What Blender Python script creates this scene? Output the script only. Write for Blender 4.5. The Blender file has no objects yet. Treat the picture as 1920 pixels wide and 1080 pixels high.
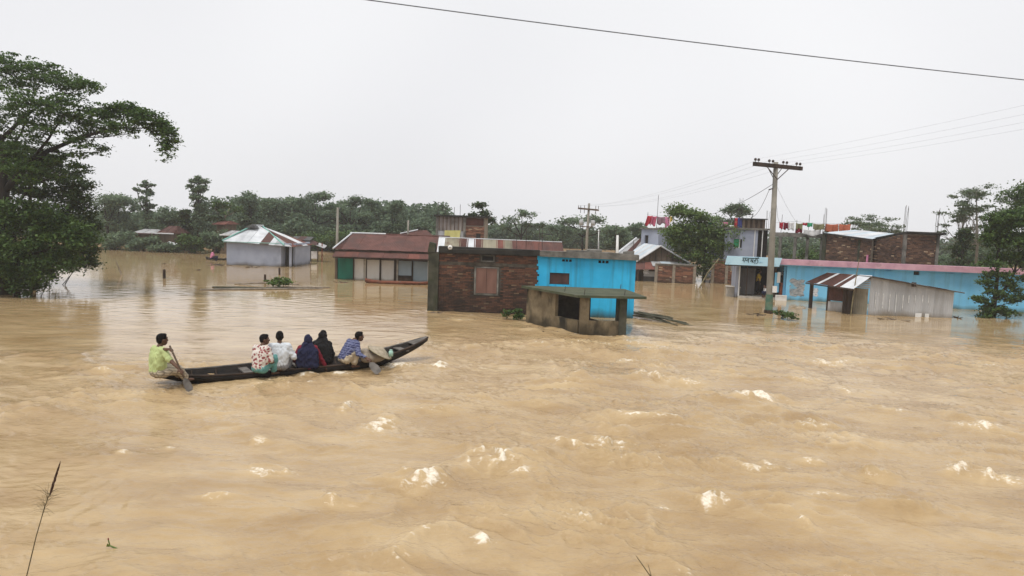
import bpy, bmesh, math, random
import numpy as np
from mathutils import Vector, Matrix

SC = bpy.context.scene
COL = SC.collection
# ------------------------------------------------------------------ camera
FPX, PITCH, ROLL, HEYE = 1300.0, math.radians(5.3), math.radians(1.9), 3.8
_f = Vector((0, math.cos(PITCH), -math.sin(PITCH)))
_u0 = Vector((0, math.sin(PITCH), math.cos(PITCH)))
_r0 = Vector((1, 0, 0))
CR = _r0 * math.cos(ROLL) + _u0 * math.sin(ROLL)
CU = _u0 * math.cos(ROLL) - _r0 * math.sin(ROLL)
EYE = Vector((0, 0, HEYE))
cam_d = bpy.data.cameras.new('camera')
cam = bpy.data.objects.new('camera', cam_d)
COL.objects.link(cam)
cam_d.sensor_width = 36.0
cam_d.lens = 36.0 * FPX / 1920.0
cam_d.clip_start, cam_d.clip_end = 0.1, 3000
M = Matrix((CR, CU, -_f)).transposed().to_4x4()
M.translation = EYE
cam.matrix_world = M
SC.camera = cam
# ------------------------------------------------------------------ overcast sky
SUN_EL, SUN_AZ = math.radians(66), math.radians(215)      # azimuth clockwise from +Y: behind and left of the camera
world = bpy.data.worlds.new('World')
SC.world = world
world.use_nodes = True
nt = world.node_tree
for n in list(nt.nodes):
    nt.nodes.remove(n)
out = nt.nodes.new('ShaderNodeOutputWorld')
bg = nt.nodes.new('ShaderNodeBackground')
sky = nt.nodes.new('ShaderNodeTexSky')
sky.sky_type = 'NISHITA'
sky.sun_disc = False
sky.sun_elevation, sky.sun_rotation = SUN_EL, SUN_AZ
sky.air_density, sky.dust_density, sky.ozone_density = 1.0, 4.0, 1.0
hs = nt.nodes.new('ShaderNodeHueSaturation')
hs.inputs['Saturation'].default_value = 0.12
nt.links.new(sky.outputs[0], hs.inputs['Color'])
mx = nt.nodes.new('ShaderNodeMix')
mx.data_type = 'RGBA'
mx.inputs['Factor'].default_value = 0.86                   # cloud cover
nt.links.new(hs.outputs[0], mx.inputs['A'])
tcw = nt.nodes.new('ShaderNodeTexCoord')
nzw = nt.nodes.new('ShaderNodeTexNoise')
nzw.inputs['Scale'].default_value = 1.3
nzw.inputs['Detail'].default_value = 2.0
nt.links.new(tcw.outputs['Generated'], nzw.inputs['Vector'])
cr = nt.nodes.new('ShaderNodeValToRGB')
cr.color_ramp.elements[0].position, cr.color_ramp.elements[0].color = 0.3, (5.9, 5.93, 6.2, 1)
cr.color_ramp.elements[1].position, cr.color_ramp.elements[1].color = 0.7, (7.25, 7.28, 7.42, 1)
nt.links.new(nzw.outputs[0], cr.inputs[0])
nt.links.new(cr.outputs[0], mx.inputs['B'])
nt.links.new(mx.outputs['Result'], bg.inputs['Color'])
bg.inputs['Strength'].default_value = 0.1
nt.links.new(bg.outputs[0], out.inputs['Surface'])
sun_d = bpy.data.lights.new('sun', 'SUN')
sun_d.energy, sun_d.angle, sun_d.color = 1.5, math.radians(18), (1.0, 0.96, 0.9)
sun = bpy.data.objects.new('sun', sun_d)
COL.objects.link(sun)
_sd = Vector((math.sin(SUN_AZ) * math.cos(SUN_EL), math.cos(SUN_AZ) * math.cos(SUN_EL), math.sin(SUN_EL)))
sun.rotation_euler = _sd.to_track_quat('Z', 'Y').to_euler()
sun.location = (0, 0, 40)
SC.view_settings.view_transform = 'Standard'
SC.view_settings.look = 'None'
SC.view_settings.exposure = 0.48
SC.view_settings.gamma = 1.0
SC.view_settings.use_curve_mapping = False
SC.render.engine = 'CYCLES'
SC.cycles.max_bounces = 6
SC.cycles.diffuse_bounces = 3
SC.cycles.glossy_bounces = 3
SC.cycles.transmission_bounces = 3
SC.cycles.volume_bounces = 2
SC.cycles.use_denoising = True

# ------------------------------------------------------------------ survey helpers (photo pixel -> place)
def ray(px, py):
    return CR * ((px - 960) / FPX) + CU * ((540 - py) / FPX) + _f
def P(px, py, z=0.0):
    d = ray(px, py)
    return EYE + d * ((z - HEYE) / d.z)
def PY(px, py, Y):
    d = ray(px, py)
    return EYE + d * (Y / d.y)
class Frame:
    """a vertical facade plane through two points on the water; local x along it, y away from the camera, z up"""
    def __init__(s, A, B):
        s.o = Vector((A.x, A.y, 0)); d = B - A
        s.a = math.atan2(d.y, d.x); s.w = math.hypot(d.x, d.y)
        s.x = Vector((math.cos(s.a), math.sin(s.a), 0)); s.y = Vector((-math.sin(s.a), math.cos(s.a), 0))
    def hit(s, px, py, t=0.0):
        d = ray(px, py)
        k = ((s.o + s.y * t - EYE).dot(s.y)) / d.dot(s.y)
        p = EYE + d * k - s.o
        return p.dot(s.x), p.z
    def s(s_, px, py, t=0.0): return s_.hit(px, py, t)[0]
    def z(s_, px, py, t=0.0): return s_.hit(px, py, t)[1]
    def loc(s, p):
        q = p - s.o
        return Vector((q.dot(s.x), q.dot(s.y), p.z))
    def wld(s, x, y, z): return s.o + s.x * x + s.y * y + Vector((0, 0, z))

# ------------------------------------------------------------------ objects
def tag(o, label=None, cat=None, group=None, kind=None):
    if label: o['label'] = label
    if cat: o['category'] = cat
    if group: o['group'] = group
    if kind: o['kind'] = kind
    return o
def thing(name, label, cat, loc=(0, 0, 0), rz=0.0, group=None):
    o = bpy.data.objects.new(name, None)
    o.empty_display_size = 0.2
    COL.objects.link(o)
    o.location = loc
    o.rotation_euler = (0, 0, rz)
    return tag(o, label, cat, group)
def link(name, me, mat=None, parent=None):
    o = bpy.data.objects.new(name, me)
    COL.objects.link(o)
    if mat is not None and not me.materials: me.materials.append(mat)
    if parent is not None: o.parent = parent
    return o
def npmesh(name, V, Fq, tint=None, smooth=False):
    """fast mesh from arrays; Fq (n,k) with one k"""
    V = np.asarray(V, np.float32); Fq = np.asarray(Fq, np.int32)
    me = bpy.data.meshes.new(name)
    me.vertices.add(len(V)); me.vertices.foreach_set('co', V.ravel())
    k = Fq.shape[1]
    me.loops.add(Fq.size); me.loops.foreach_set('vertex_index', Fq.ravel())
    me.polygons.add(len(Fq))
    me.polygons.foreach_set('loop_start', np.arange(0, Fq.size, k, dtype=np.int32))
    if smooth: me.polygons.foreach_set('use_smooth', np.ones(len(Fq), bool))
    me.update(calc_edges=True)
    if tint is not None:
        a = me.attributes.new('tint', 'FLOAT', 'FACE')
        a.data.foreach_set('value', np.asarray(tint, np.float32))
    return me
class MB:
    def __init__(s): s.v = []; s.f = []; s.t = []
    def add(s, vs, fs, tint=0.5):
        n = len(s.v); s.v += [tuple(v) for v in vs]; s.f += [tuple(i + n for i in f) for f in fs]; s.t += [tint] * len(fs); return s
    def box(s, x0, x1, y0, y1, z0, z1, tint=0.5, j=0.0):
        vs = [(x, y, z) for z in (z0, z1) for (x, y) in ((x0, y0), (x1, y0), (x1, y1), (x0, y1))]
        if j: vs = [tuple(c + random.uniform(-j, j) for c in v) for v in vs]
        return s.add(vs, [(3, 2, 1, 0), (4, 5, 6, 7), (0, 1, 5, 4), (1, 2, 6, 5), (2, 3, 7, 6), (3, 0, 4, 7)], tint)
    def prism(s, poly, d):
        """poly: 3-D points in order; d: extrusion vector"""
        n = len(poly); d = Vector(d)
        a = [Vector(p) for p in poly]; b = [p + d for p in a]
        return s.add(a + b, [tuple(range(n))[::-1], tuple(range(n, 2 * n))] + [(i, (i + 1) % n, n + (i + 1) % n, n + i) for i in range(n)])
    def tube(s, pts, rad, n=6, cap=True):
        pts = [Vector(p) for p in pts]
        if not hasattr(rad, '__len__'): rad = [rad] * len(pts)
        vs = []; fs = []
        for i, p in enumerate(pts):
            d = (pts[min(i + 1, len(pts) - 1)] - pts[max(i - 1, 0)])
            if d.length < 1e-9: d = Vector((0, 0, 1))
            d.normalize()
            a = d.cross(Vector((0, 0, 1)) if abs(d.z) < 0.9 else Vector((1, 0, 0))).normalized(); b = d.cross(a)
            for k in range(n):
                t = 2 * math.pi * k / n
                vs.append(p + (a * math.cos(t) + b * math.sin(t)) * rad[i])
        for i in range(len(pts) - 1):
            for k in range(n):
                fs.append((i * n + k, i * n + (k + 1) % n, (i + 1) * n + (k + 1) % n, (i + 1) * n + k))
        if cap:
            fs.append(tuple(range(n))[::-1]); fs.append(tuple(range((len(pts) - 1) * n, len(pts) * n)))
        return s.add(vs, fs)
    def ell(s, c, r, nu=10, nv=7, rot=None):
        c = Vector(c); r = (r, r, r) if not hasattr(r, '__len__') else r
        vs = [Vector((0, 0, -r[2]))]; fs = []
        for j in range(1, nv):
            ph = -math.pi / 2 + math.pi * j / nv
            for i in range(nu):
                t = 2 * math.pi * i / nu
                vs.append(Vector((r[0] * math.cos(ph) * math.cos(t), r[1] * math.cos(ph) * math.sin(t), r[2] * math.sin(ph))))
        vs.append(Vector((0, 0, r[2])))
        for i in range(nu):
            fs.append((0, 1 + (i + 1) % nu, 1 + i)); fs.append((len(vs) - 1, len(vs) - 1 - nu + i, len(vs) - 1 - nu + (i + 1) % nu))
        for j in range(nv - 2):
            for i in range(nu):
                a = 1 + j * nu + i; b = 1 + j * nu + (i + 1) % nu
                fs.append((a, b, b + nu, a + nu))
        if rot is not None: vs = [rot @ v for v in vs]
        return s.add([v + c for v in vs], fs)
    def limb(s, p0, p1, r0, r1, n=10):
        p0 = Vector(p0); p1 = Vector(p1)
        s.tube([p0, p0.lerp(p1, .5), p1], [r0, (r0 + r1) / 2 * 1.02, r1], n)
        s.ell(p0, r0, n, 6); s.ell(p1, r1, n, 6); return s
    def build(s, name, mat, parent=None, smooth=False, bevel=0.0):
        me = bpy.data.meshes.new(name)
        me.from_pydata(s.v, [], s.f)
        if len(set(s.t)) > 1:
            a = me.attributes.new('tint', 'FLOAT', 'FACE'); a.data.foreach_set('value', s.t)
        if bevel:
            bm = bmesh.new(); bm.from_mesh(me)
            bmesh.ops.bevel(bm, geom=bm.edges[:], offset=bevel, segments=1, affect='EDGES')
            bm.to_mesh(me); bm.free()
        if smooth: me.polygons.foreach_set('use_smooth', [True] * len(me.polygons))
        me.update()
        return link(name, me, mat, parent)
def box(name, mat, parent, x0, x1, y0, y1, z0, z1, bevel=0.0, j=0.0):
    return MB().box(x0, x1, y0, y1, z0, z1, j=j).build(name, mat, parent, bevel=bevel)

# ------------------------------------------------------------------ materials
def newmat(name):
    m = bpy.data.materials.new(name); m.use_nodes = True
    return m, m.node_tree, m.node_tree.nodes['Principled BSDF']
def ramp(nt, fac, cols):
    r = nt.nodes.new('ShaderNodeValToRGB'); e = r.color_ramp.elements
    while len(e) < len(cols): e.new(0.5)
    for el, (p, c) in zip(e, cols):
        el.position = p; el.color = (c[0], c[1], c[2], 1)
    nt.links.new(fac, r.inputs[0]); return r.outputs[0]
def noise(nt, vec, scale, detail=4.0, stretch=(1, 1, 1), rough=0.55, off=0.0):
    if stretch != (1, 1, 1) or off:
        mp = nt.nodes.new('ShaderNodeMapping'); mp.inputs['Scale'].default_value = stretch; mp.inputs['Location'].default_value = (off, off * .7, off * .3)
        nt.links.new(vec, mp.inputs['Vector']); vec = mp.outputs[0]
    n = nt.nodes.new('ShaderNodeTexNoise'); n.inputs['Scale'].default_value = scale; n.inputs['Detail'].default_value = detail; n.inputs['Roughness'].default_value = rough
    nt.links.new(vec, n.inputs['Vector']); return n.outputs[0]
def mixc(nt, fac, a, b):
    m = nt.nodes.new('ShaderNodeMix'); m.data_type = 'RGBA'
    for inp, v in (('A', a), ('B', b)):
        if hasattr(v, 'is_linked') or hasattr(v, 'links'): nt.links.new(v, m.inputs[inp])
        else: m.inputs[inp].default_value = (v[0], v[1], v[2], 1)
    if isinstance(fac, float): m.inputs['Factor'].default_value = fac
    else: nt.links.new(fac, m.inputs['Factor'])
    return m.outputs['Result']
def math_(nt, op, a, b=0.0, clamp=False):
    m = nt.nodes.new('ShaderNodeMath'); m.operation = op; m.use_clamp = clamp
    for i, v in enumerate((a, b)):
        if isinstance(v, (int, float)): m.inputs[i].default_value = v
        else: nt.links.new(v, m.inputs[i])
    return m.outputs[0]
MATS = {}
def pm(name, c1, c2, scale=4.0, rough=0.85, stretch=(1, 1, 1), bump=0.3, bdist=0.01, stain=None, wet=None, metal=0.0, spec=0.3, lo=0.35, hi=0.65, tint=0.0):
    """two-colour weathered surface; stain=(colour, scale, lo, hi, stretch); wet=(colour, height) flood line with a ragged edge"""
    if name in MATS: return MATS[name]
    m, nt, b = newmat(name)
    geo = nt.nodes.new('ShaderNodeNewGeometry'); pos = geo.outputs['Position']
    n1 = noise(nt, pos, scale, 5.0, stretch)
    c = ramp(nt, n1, [(lo, c1), (hi, c2)])
    if tint:
        oi = nt.nodes.new('ShaderNodeObjectInfo')
        v = math_(nt, 'ADD', math_(nt, 'MULTIPLY', oi.outputs['Random'], tint), 1 - tint / 2)
        h = nt.nodes.new('ShaderNodeHueSaturation'); nt.links.new(c, h.inputs['Color']); nt.links.new(v, h.inputs['Value']); c = h.outputs[0]
    if stain:
        sc, ss, sl, sh = stain[:4]
        f = ramp(nt, noise(nt, pos, ss, 5.0, stain[4] if len(stain) > 4 else (1, 1, 1), off=3.7), [(sl, (0, 0, 0)), (sh, (1, 1, 1))])
        c = mixc(nt, f, c, sc)
    if wet:
        sp = nt.nodes.new('ShaderNodeSeparateXYZ'); nt.links.new(pos, sp.inputs[0])
        e = math_(nt, 'ADD', sp.outputs['Z'], math_(nt, 'MULTIPLY', math_(nt, 'SUBTRACT', noise(nt, pos, 1.5, 5.0, (1, 1, .35), off=9.1), 0.5), wet[1] * 1.6))
        f = math_(nt, 'SUBTRACT', 1.0, math_(nt, 'DIVIDE', e, wet[1]), True)
        c = mixc(nt, f, c, wet[0])
    nt.links.new(c, b.inputs['Base Color'])
    b.inputs['Roughness'].default_value = rough; b.inputs['Metallic'].default_value = metal
    b.inputs['Specular IOR Level'].default_value = spec
    if bump:
        bp = nt.nodes.new('ShaderNodeBump'); bp.inputs['Strength'].default_value = bump; bp.inputs['Distance'].default_value = bdist
        nt.links.new(noise(nt, pos, scale * 6, 4.0, stretch, 0.65), bp.inputs['Height']); nt.links.new(bp.outputs[0], b.inputs['Normal'])
    MATS[name] = m; return m
def leafmat(name, cols, trans=0.25, hue=0.03):
    m, nt, b = newmat(name)
    at = nt.nodes.new('ShaderNodeAttribute'); at.attribute_name = 'tint'
    c = ramp(nt, at.outputs['Fac'], cols)
    nt.links.new(c, b.inputs['Base Color'])
    b.inputs['Roughness'].default_value = 0.55; b.inputs['Specular IOR Level'].default_value = 0.3
    tr = nt.nodes.new('ShaderNodeBsdfTranslucent'); nt.links.new(c, tr.inputs['Color'])
    mxs = nt.nodes.new('ShaderNodeMixShader'); mxs.inputs[0].default_value = trans
    o = nt.nodes['Material Output']
    nt.links.new(b.outputs[0], mxs.inputs[1]); nt.links.new(tr.outputs[0], mxs.inputs[2]); nt.links.new(mxs.outputs[0], o.inputs['Surface'])
    MATS[name] = m; return m
def brickmat(name, cols, wet, wh):
    m, nt, b = newmat(name)
    geo = nt.nodes.new('ShaderNodeNewGeometry'); pos = geo.outputs['Position']
    at = nt.nodes.new('ShaderNodeAttribute'); at.attribute_name = 'tint'
    v = math_(nt, 'ADD', math_(nt, 'MULTIPLY', at.outputs['Fac'], 0.8), math_(nt, 'MULTIPLY', noise(nt, pos, 14.0, 4.0), 0.25))
    c = ramp(nt, v, cols)
    sp = nt.nodes.new('ShaderNodeSeparateXYZ'); nt.links.new(pos, sp.inputs[0])
    e = math_(nt, 'ADD', sp.outputs['Z'], math_(nt, 'MULTIPLY', math_(nt, 'SUBTRACT', noise(nt, pos, 1.1, 5.0, (1, 1, .6)), 0.5), wh * 2.4))
    f = math_(nt, 'MULTIPLY', math_(nt, 'SUBTRACT', 1.0, math_(nt, 'DIVIDE', e, wh), True), 0.85)
    c = mixc(nt, f, c, wet)
    nt.links.new(c, b.inputs['Base Color']); b.inputs['Roughness'].default_value = 0.9
    bp = nt.nodes.new('ShaderNodeBump'); bp.inputs['Strength'].default_value = 0.5; bp.inputs['Distance'].default_value = 0.01
    nt.links.new(noise(nt, pos, 40.0, 4.0), bp.inputs['Height']); nt.links.new(bp.outputs[0], b.inputs['Normal'])
    MATS[name] = m; return m

pm('mud', (.16, .10, .05), (.24, .16, .08), 1.2)
pm('concrete', (.13, .125, .11), (.24, .225, .20), 3.0, stain=((.04, .04, .032), 1.4, .45, .7))
pm('concrete_pale', (.36, .33, .28), (.48, .44, .38), 3.0, stain=((.16, .14, .11), 1.8, .5, .75))
pm('concrete_moss', (.028, .030, .020), (.075, .072, .052), 2.2, stain=((.020, .032, .010), 1.5, .45, .65))
pm('black_mould', (.014, .014, .012), (.036, .034, .029), 2.0, stain=((.10, .09, .07), 2.6, .66, .85))
pm('slab_moss', (.045, .055, .030), (.088, .094, .056), 1.7, stain=((.13, .125, .095), 4.0, .62, .8))
pm('plaster_dirty', (.13, .10, .06), (.25, .20, .125), 2.2, stain=((.022, .02, .014), 1.6, .46, .60, (1, 1, .5)), wet=((.04, .032, .018), .45))
pm('blue_paint', (.018, .38, .68), (.032, .47, .80), 1.3, 0.7, bump=.15, stain=((.03, .19, .30), 1.4, .50, .80, (3, 3, .22)), wet=((.03, .075, .08), .38))
pm('sky_blue_paint', (.16, .50, .78), (.24, .60, .86), 1.0, 0.7, bump=.15, stain=((.15, .38, .54), 1.3, .50, .82, (3, 3, .22)), wet=((.09, .18, .20), .26))
pm('pale_blue_paint', (.38, .60, .72), (.47, .68, .78), 1.5, 0.6, bump=.1, stain=((.25, .42, .5), 3.0, .6, .8))
pm('pink_paint', (.46, .25, .32), (.60, .36, .42), 2.0, 0.7, bump=.12, stain=((.30, .18, .2), 2.5, .58, .78))
pm('grey_blue_paint', (.27, .30, .38), (.34, .37, .45), 1.0, 0.75, bump=.1, stain=((.2, .22, .27), 1.2, .55, .8, (1, 1, .4)), wet=((.11, .10, .09), .3))
pm('brown_shutter', (.15, .078, .06), (.205, .11, .086), 3.0, 0.6, (1, 1, .3), bump=.15)
pm('dark_shutter', (.045, .022, .02), (.09, .045, .04), 3.0, 0.6, (1, 1, .3), bump=.15)
pm('green_door', (.008, .13, .09), (.014, .19, .13), 2.0, 0.55, (1, 1, .4), bump=.1, wet=((.02, .08, .055), .15))
pm('white_panel', (.66, .64, .60), (.76, .74, .70), 1.5, 0.6, (1, 1, .5), bump=.08, wet=((.3, .25, .18), .18))
pm('bluegrey_panel', (.29, .38, .44), (.37, .46, .52), 1.5, 0.6, (1, 1, .5), bump=.08, wet=((.16, .2, .21), .2))
pm('wood_old', (.07, .05, .035), (.16, .115, .08), 3.0, 0.85, (1, 1, .25), bump=.4)
pm('wood_dark', (.022, .015, .011), (.06, .038, .027), 3.0, 0.75, (1, 1, .25), bump=.4)
pm('wood_grey', (.18, .15, .12), (.32, .28, .23), 4.0, 0.85, (1, 1, .3), bump=.4)
pm('bamboo', (.12, .10, .05), (.26, .22, .12), 6.0, 0.6, bump=.2)
pm('bamboo_dark', (.03, .032, .02), (.075, .075, .045), 6.0, 0.6, bump=.2)
pm('rust', (.105, .048, .040), (.155, .072, .060), 1.8, 0.85, bump=.25, stain=((.085, .052, .047), .9, .45, .7), tint=.08)
pm('rust_red', (.145, .056, .044), (.21, .085, .066), 2.0, 0.85, bump=.25, stain=((.11, .055, .046), 1.3, .5, .7), tint=.18)
pm('rust_dark', (.055, .026, .022), (.115, .05, .04), 2.2, 0.8, bump=.25, tint=.3)
pm('tin_white', (.50, .52, .54), (.66, .68, .70), 1.2, 0.45, bump=.1, stain=((.42, .40, .38), 1.8, .58, .8), tint=.12)
pm('tin_blue', (.42, .50, .56), (.56, .63, .68), 1.2, 0.45, bump=.1, stain=((.3, .3, .3), 1.8, .58, .8), tint=.12)
pm('tin_grey', (.34, .345, .35), (.47, .475, .48), 1.0, 0.55, (1, 1, .25), bump=.15, stain=((.25, .245, .24), 1.1, .5, .75, (2.2, 2.2, .3)), wet=((.2, .17, .13), .3), tint=.25)
pm('tin_olive', (.20, .18, .13), (.30, .27, .20), 1.5, 0.7, bump=.15, stain=((.14, .08, .06), 2.0, .55, .75), tint=.3)
pm('tin_dark', (.04, .04, .042), (.09, .088, .085), 1.5, 0.6, bump=.15, tint=.2)
pm('tin_green', (.16, .38, .33), (.24, .48, .42), 2.0, 0.6, bump=.1)
pm('bamboo_mat', (.20, .175, .165), (.31, .275, .255), 5.0, 0.9, (1, 1, .2), bump=.4, stain=((.12, .11, .10), 1.4, .5, .75))
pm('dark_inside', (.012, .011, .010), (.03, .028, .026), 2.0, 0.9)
pm('brick_mortar', (.045, .038, .03), (.10, .085, .07), 5.0, 0.95, wet=((.014, .013, .011), 1.7))
pm('mortar_pale', (.19, .16, .125), (.29, .25, .20), 5.0, 0.95)
pm('iron', (.03, .024, .022), (.07, .05, .042), 8.0, 0.7)
pm('pole_concrete', (.20, .185, .155), (.29, .27, .23), 3.0, 0.85, (1, 1, .3), bump=.3, stain=((.13, .125, .105), 1.5, .55, .75))
pm('insulator', (.05, .04, .04), (.09, .07, .06), 8.0, 0.3)
pm('porcelain', (.72, .71, .68), (.8, .79, .76), 8.0, 0.25, bump=0)
pm('cable', (.035, .035, .038), (.06, .06, .062), 8.0, 0.6, bump=0)
pm('cable_steel', (.12, .13, .15), (.18, .19, .21), 8.0, 0.5, bump=0)
pm('lintel_dirty', (.05, .042, .032), (.11, .095, .075), 3.0, stain=((.03, .026, .02), 2.0, .45, .7))
pm('bark', (.012, .010, .008), (.036, .030, .024), 5.0, 0.95, (1, 1, .3), bump=.6, bdist=.03)
pm('bark_pale', (.17, .15, .125), (.28, .25, .21), 5.0, 0.95, (1, 1, .3), bump=.5, bdist=.03)
pm('tar_hull', (.007, .006, .005), (.020, .015, .012), 5.0, 0.6, bump=.3, spec=.2)
pm('weathered_deck', (.075, .068, .06), (.17, .155, .14), 5.0, 0.8, (1, 1, 1), bump=.4)
pm('boat_red', (.15, .05, .028), (.24, .085, .05), 4.0, 0.7)
pm('sack', (.23, .19, .15), (.36, .31, .25), 6.0, 0.95, bump=.6)
pm('straw', (.28, .235, .17), (.42, .36, .27), 14.0, 0.9, bump=.7)
pm('mint_plastic', (.30, .50, .42), (.38, .58, .50), 6.0, 0.4)
pm('skin', (.085, .042, .026), (.125, .065, .040), 6.0, 0.6, bump=.05)
pm('hair', (.004, .0035, .0035), (.009, .008, .008), 30.0, 0.8, bump=.4, spec=.1)
pm('yellow_tarp', (.50, .46, .16), (.60, .56, .24), 2.0, 0.6)
pm('plastic_white', (.62, .62, .60), (.72, .72, .70), 4.0, 0.5)
pm('chalk', (.42, .42, .41), (.68, .68, .66), 14.0, 0.9, bump=0)
pm('ink', (.02, .05, .065), (.04, .08, .095), 12.0, 0.8, bump=0)
pm('ink_faded', (.26, .45, .58), (.33, .53, .66), 12.0, 0.8, bump=0)
pm('paper', (.16, .19, .21), (.44, .44, .44), 4.0, 0.9, (1.2, 1.2, 3.2), bump=0, lo=.36, hi=.66, stain=((.17, .42, .58), 3.0, .52, .60))
pm('pale_paper', (.40, .42, .46), (.66, .67, .70), 9.0, 0.9, (1, 1, 1.8), bump=0, lo=.42, hi=.58)
pm('dead_stem', (.12, .095, .05), (.20, .16, .09), 30.0, 0.8, bump=.1)
pm('seed_head', (.07, .04, .03), (.15, .09, .065), 40.0, 0.9, bump=.3)
pm('shoot_green', (.07, .12, .02), (.13, .19, .04), 30.0, 0.6, bump=.1)
for nm, c in (('cloth_red', (.42, .03, .05)), ('cloth_pink', (.62, .22, .36)), ('cloth_rose', (.45, .10, .16)), ('cloth_white', (.66, .65, .64)),
              ('cloth_green', (.04, .36, .17)), ('cloth_blue', (.06, .07, .24)), ('cloth_navy', (.012, .014, .042)), ('cloth_black', (.008, .008, .009)),
              ('cloth_yellow', (.62, .42, .05)), ('cloth_mauve', (.26, .15, .18)), ('cloth_olive', (.20, .19, .10)), ('cloth_orange', (.40, .115, .06)),
              ('cloth_maroon', (.17, .012, .025)), ('cloth_lime', (.44, .51, .23)), ('cloth_teal', (.12, .30, .29)), ('cloth_beige', (.44, .37, .27)), ('cloth_pale', (.60, .64, .68)), ('cloth_grey', (.22, .22, .23))):
    pm(nm, tuple(x * .86 for x in c), tuple(min(1, x * 1.1) for x in c), 5.0, 0.9, bump=.3, bdist=.012)
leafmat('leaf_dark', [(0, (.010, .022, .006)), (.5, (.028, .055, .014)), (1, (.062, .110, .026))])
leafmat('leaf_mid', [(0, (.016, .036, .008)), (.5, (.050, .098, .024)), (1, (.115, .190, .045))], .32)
leafmat('leaf_grey', [(0, (.048, .080, .048)), (.5, (.105, .158, .092)), (1, (.175, .24, .135))], .4)  # far foliage: part of the distance haze is put into these paler greens
leafmat('leaf_fresh', [(0, (.035, .068, .016)), (.5, (.095, .155, .040)), (1, (.17, .25, .07))], .35)
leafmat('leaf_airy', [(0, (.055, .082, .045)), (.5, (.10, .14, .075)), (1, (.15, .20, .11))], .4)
leafmat('leaf_bright', [(0, (.04, .075, .015)), (.5, (.075, .135, .026)), (1, (.13, .21, .045))])
brickmat('brick_old', [(.05, (.028, .018, .014)), (.35, (.085, .042, .028)), (.6, (.165, .068, .038)), (.88, (.155, .082, .05)), (1, (.23, .15, .09))], (.022, .016, .012), 2.3)
brickmat('brick_warm', [(.05, (.06, .032, .024)), (.35, (.15, .07, .045)), (.6, (.24, .105, .062)), (.85, (.33, .17, .10)), (1, (.45, .33, .22))], (.05, .03, .02), .45)
brickmat('brick_brown', [(.05, (.035, .022, .018)), (.4, (.095, .052, .036)), (.65, (.15, .08, .05)), (.82, (.21, .12, .07)), (1, (.50, .37, .24))], (.03, .02, .015), .1)
# ------------------------------------------------------------------ wave noise
_rs = np.random.RandomState(7)
_perm = np.tile(_rs.permutation(512), 2)
_ga = _rs.rand(512) * 2 * np.pi
_gx, _gy = np.cos(_ga), np.sin(_ga)
def perlin(x, y):
    xi = np.floor(x).astype(np.int64); yi = np.floor(y).astype(np.int64)
    xf = x - xi; yf = y - yi; xi &= 511; yi &= 511
    def g(ix, iy, fx, fy):
        h = _perm[(_perm[ix & 511] + iy) & 511]
        return _gx[h] * fx + _gy[h] * fy
    u = xf * xf * xf * (xf * (xf * 6 - 15) + 10); v = yf * yf * yf * (yf * (yf * 6 - 15) + 10)
    a = g(xi, yi, xf, yf); b = g(xi + 1, yi, xf - 1, yf); c = g(xi, yi + 1, xf, yf - 1); d = g(xi + 1, yi + 1, xf - 1, yf - 1)
    return (a + u * (b - a) + v * ((c + u * (d - c)) - (a + u * (b - a)))) * 1.5
def sstep(a, b, x):
    t = np.clip((x - a) / (b - a), 0, 1); return t * t * (3 - 2 * t)

# ------------------------------------------------------------------ the long boat's place (the water needs its footprint)
BS, BB = P(283, 721), P(800, 673)
BF = Frame(BS, BB)
BL = BF.w
def boat_w(t):
    return 0.05 + 0.53 * (math.sin(math.pi * min(1, max(0, t)) ** 0.86) ** 0.62 if 0 < t < 1 else 0)
def boat_sheer(t):
    return 0.16 + 0.12 * max(0, 1 - t / .22) ** 2 + 0.44 * max(0, (t - .62) / .38) ** 1.9
def boat_keel(t):
    return -0.16 + 0.36 * max(0, 1 - t / .25) ** 1.6 + 0.66 * max(0, (t - .6) / .4) ** 2.1

# ------------------------------------------------------------------ ground under the flood and the flood itself
def flat(name, mat, x0, x1, y0, y1, z):
    o = MB().add([(x0, y0, z), (x1, y0, z), (x1, y1, z), (x0, y1, z)], [(0, 1, 2, 3)]).build(name, mat)
    return tag(o, kind='structure')
flat('ground', MATS['mud'], -150, 150, -30, 165, -1.6)
# the grassy bank the photographer stands on, just below the frame
bk = MB()
_N = 60
for i in range(_N + 1):
    x = -30 + 60 * i / _N
    j = 0.12 * math.sin(i * 1.7) + 0.08 * math.sin(i * .63)
    bk.v += [(x, -8, 2.0), (x, 2.2 + j, 2.0), (x, 4.4 + j, .95 + j * .4), (x, 6.6 + j, -.35), (x, 9.0, -1.58)]
for i in range(_N):
    for k in range(4):
        a = i * 5 + k; bk.f.append((a, a + 5, a + 6, a + 1)); bk.t.append(.5)
tag(bk.build('embankment', MATS['mud'], smooth=True), kind='structure')

NR, NT = 720, 760
ru = np.linspace(0, 1, NR)
r = 5.0 * np.exp(np.log(26.0) * ru)                 # 5 m .. 130 m
r = np.concatenate([r, np.array([140., 150.])])
th = np.linspace(-math.radians(66), math.radians(66), NT)
R, T = np.meshgrid(r, th, indexing='ij')
X, Y = R * np.sin(T), R * np.cos(T)
def pix(px, py):
    p = P(px, py); return p.x, p.y
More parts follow.
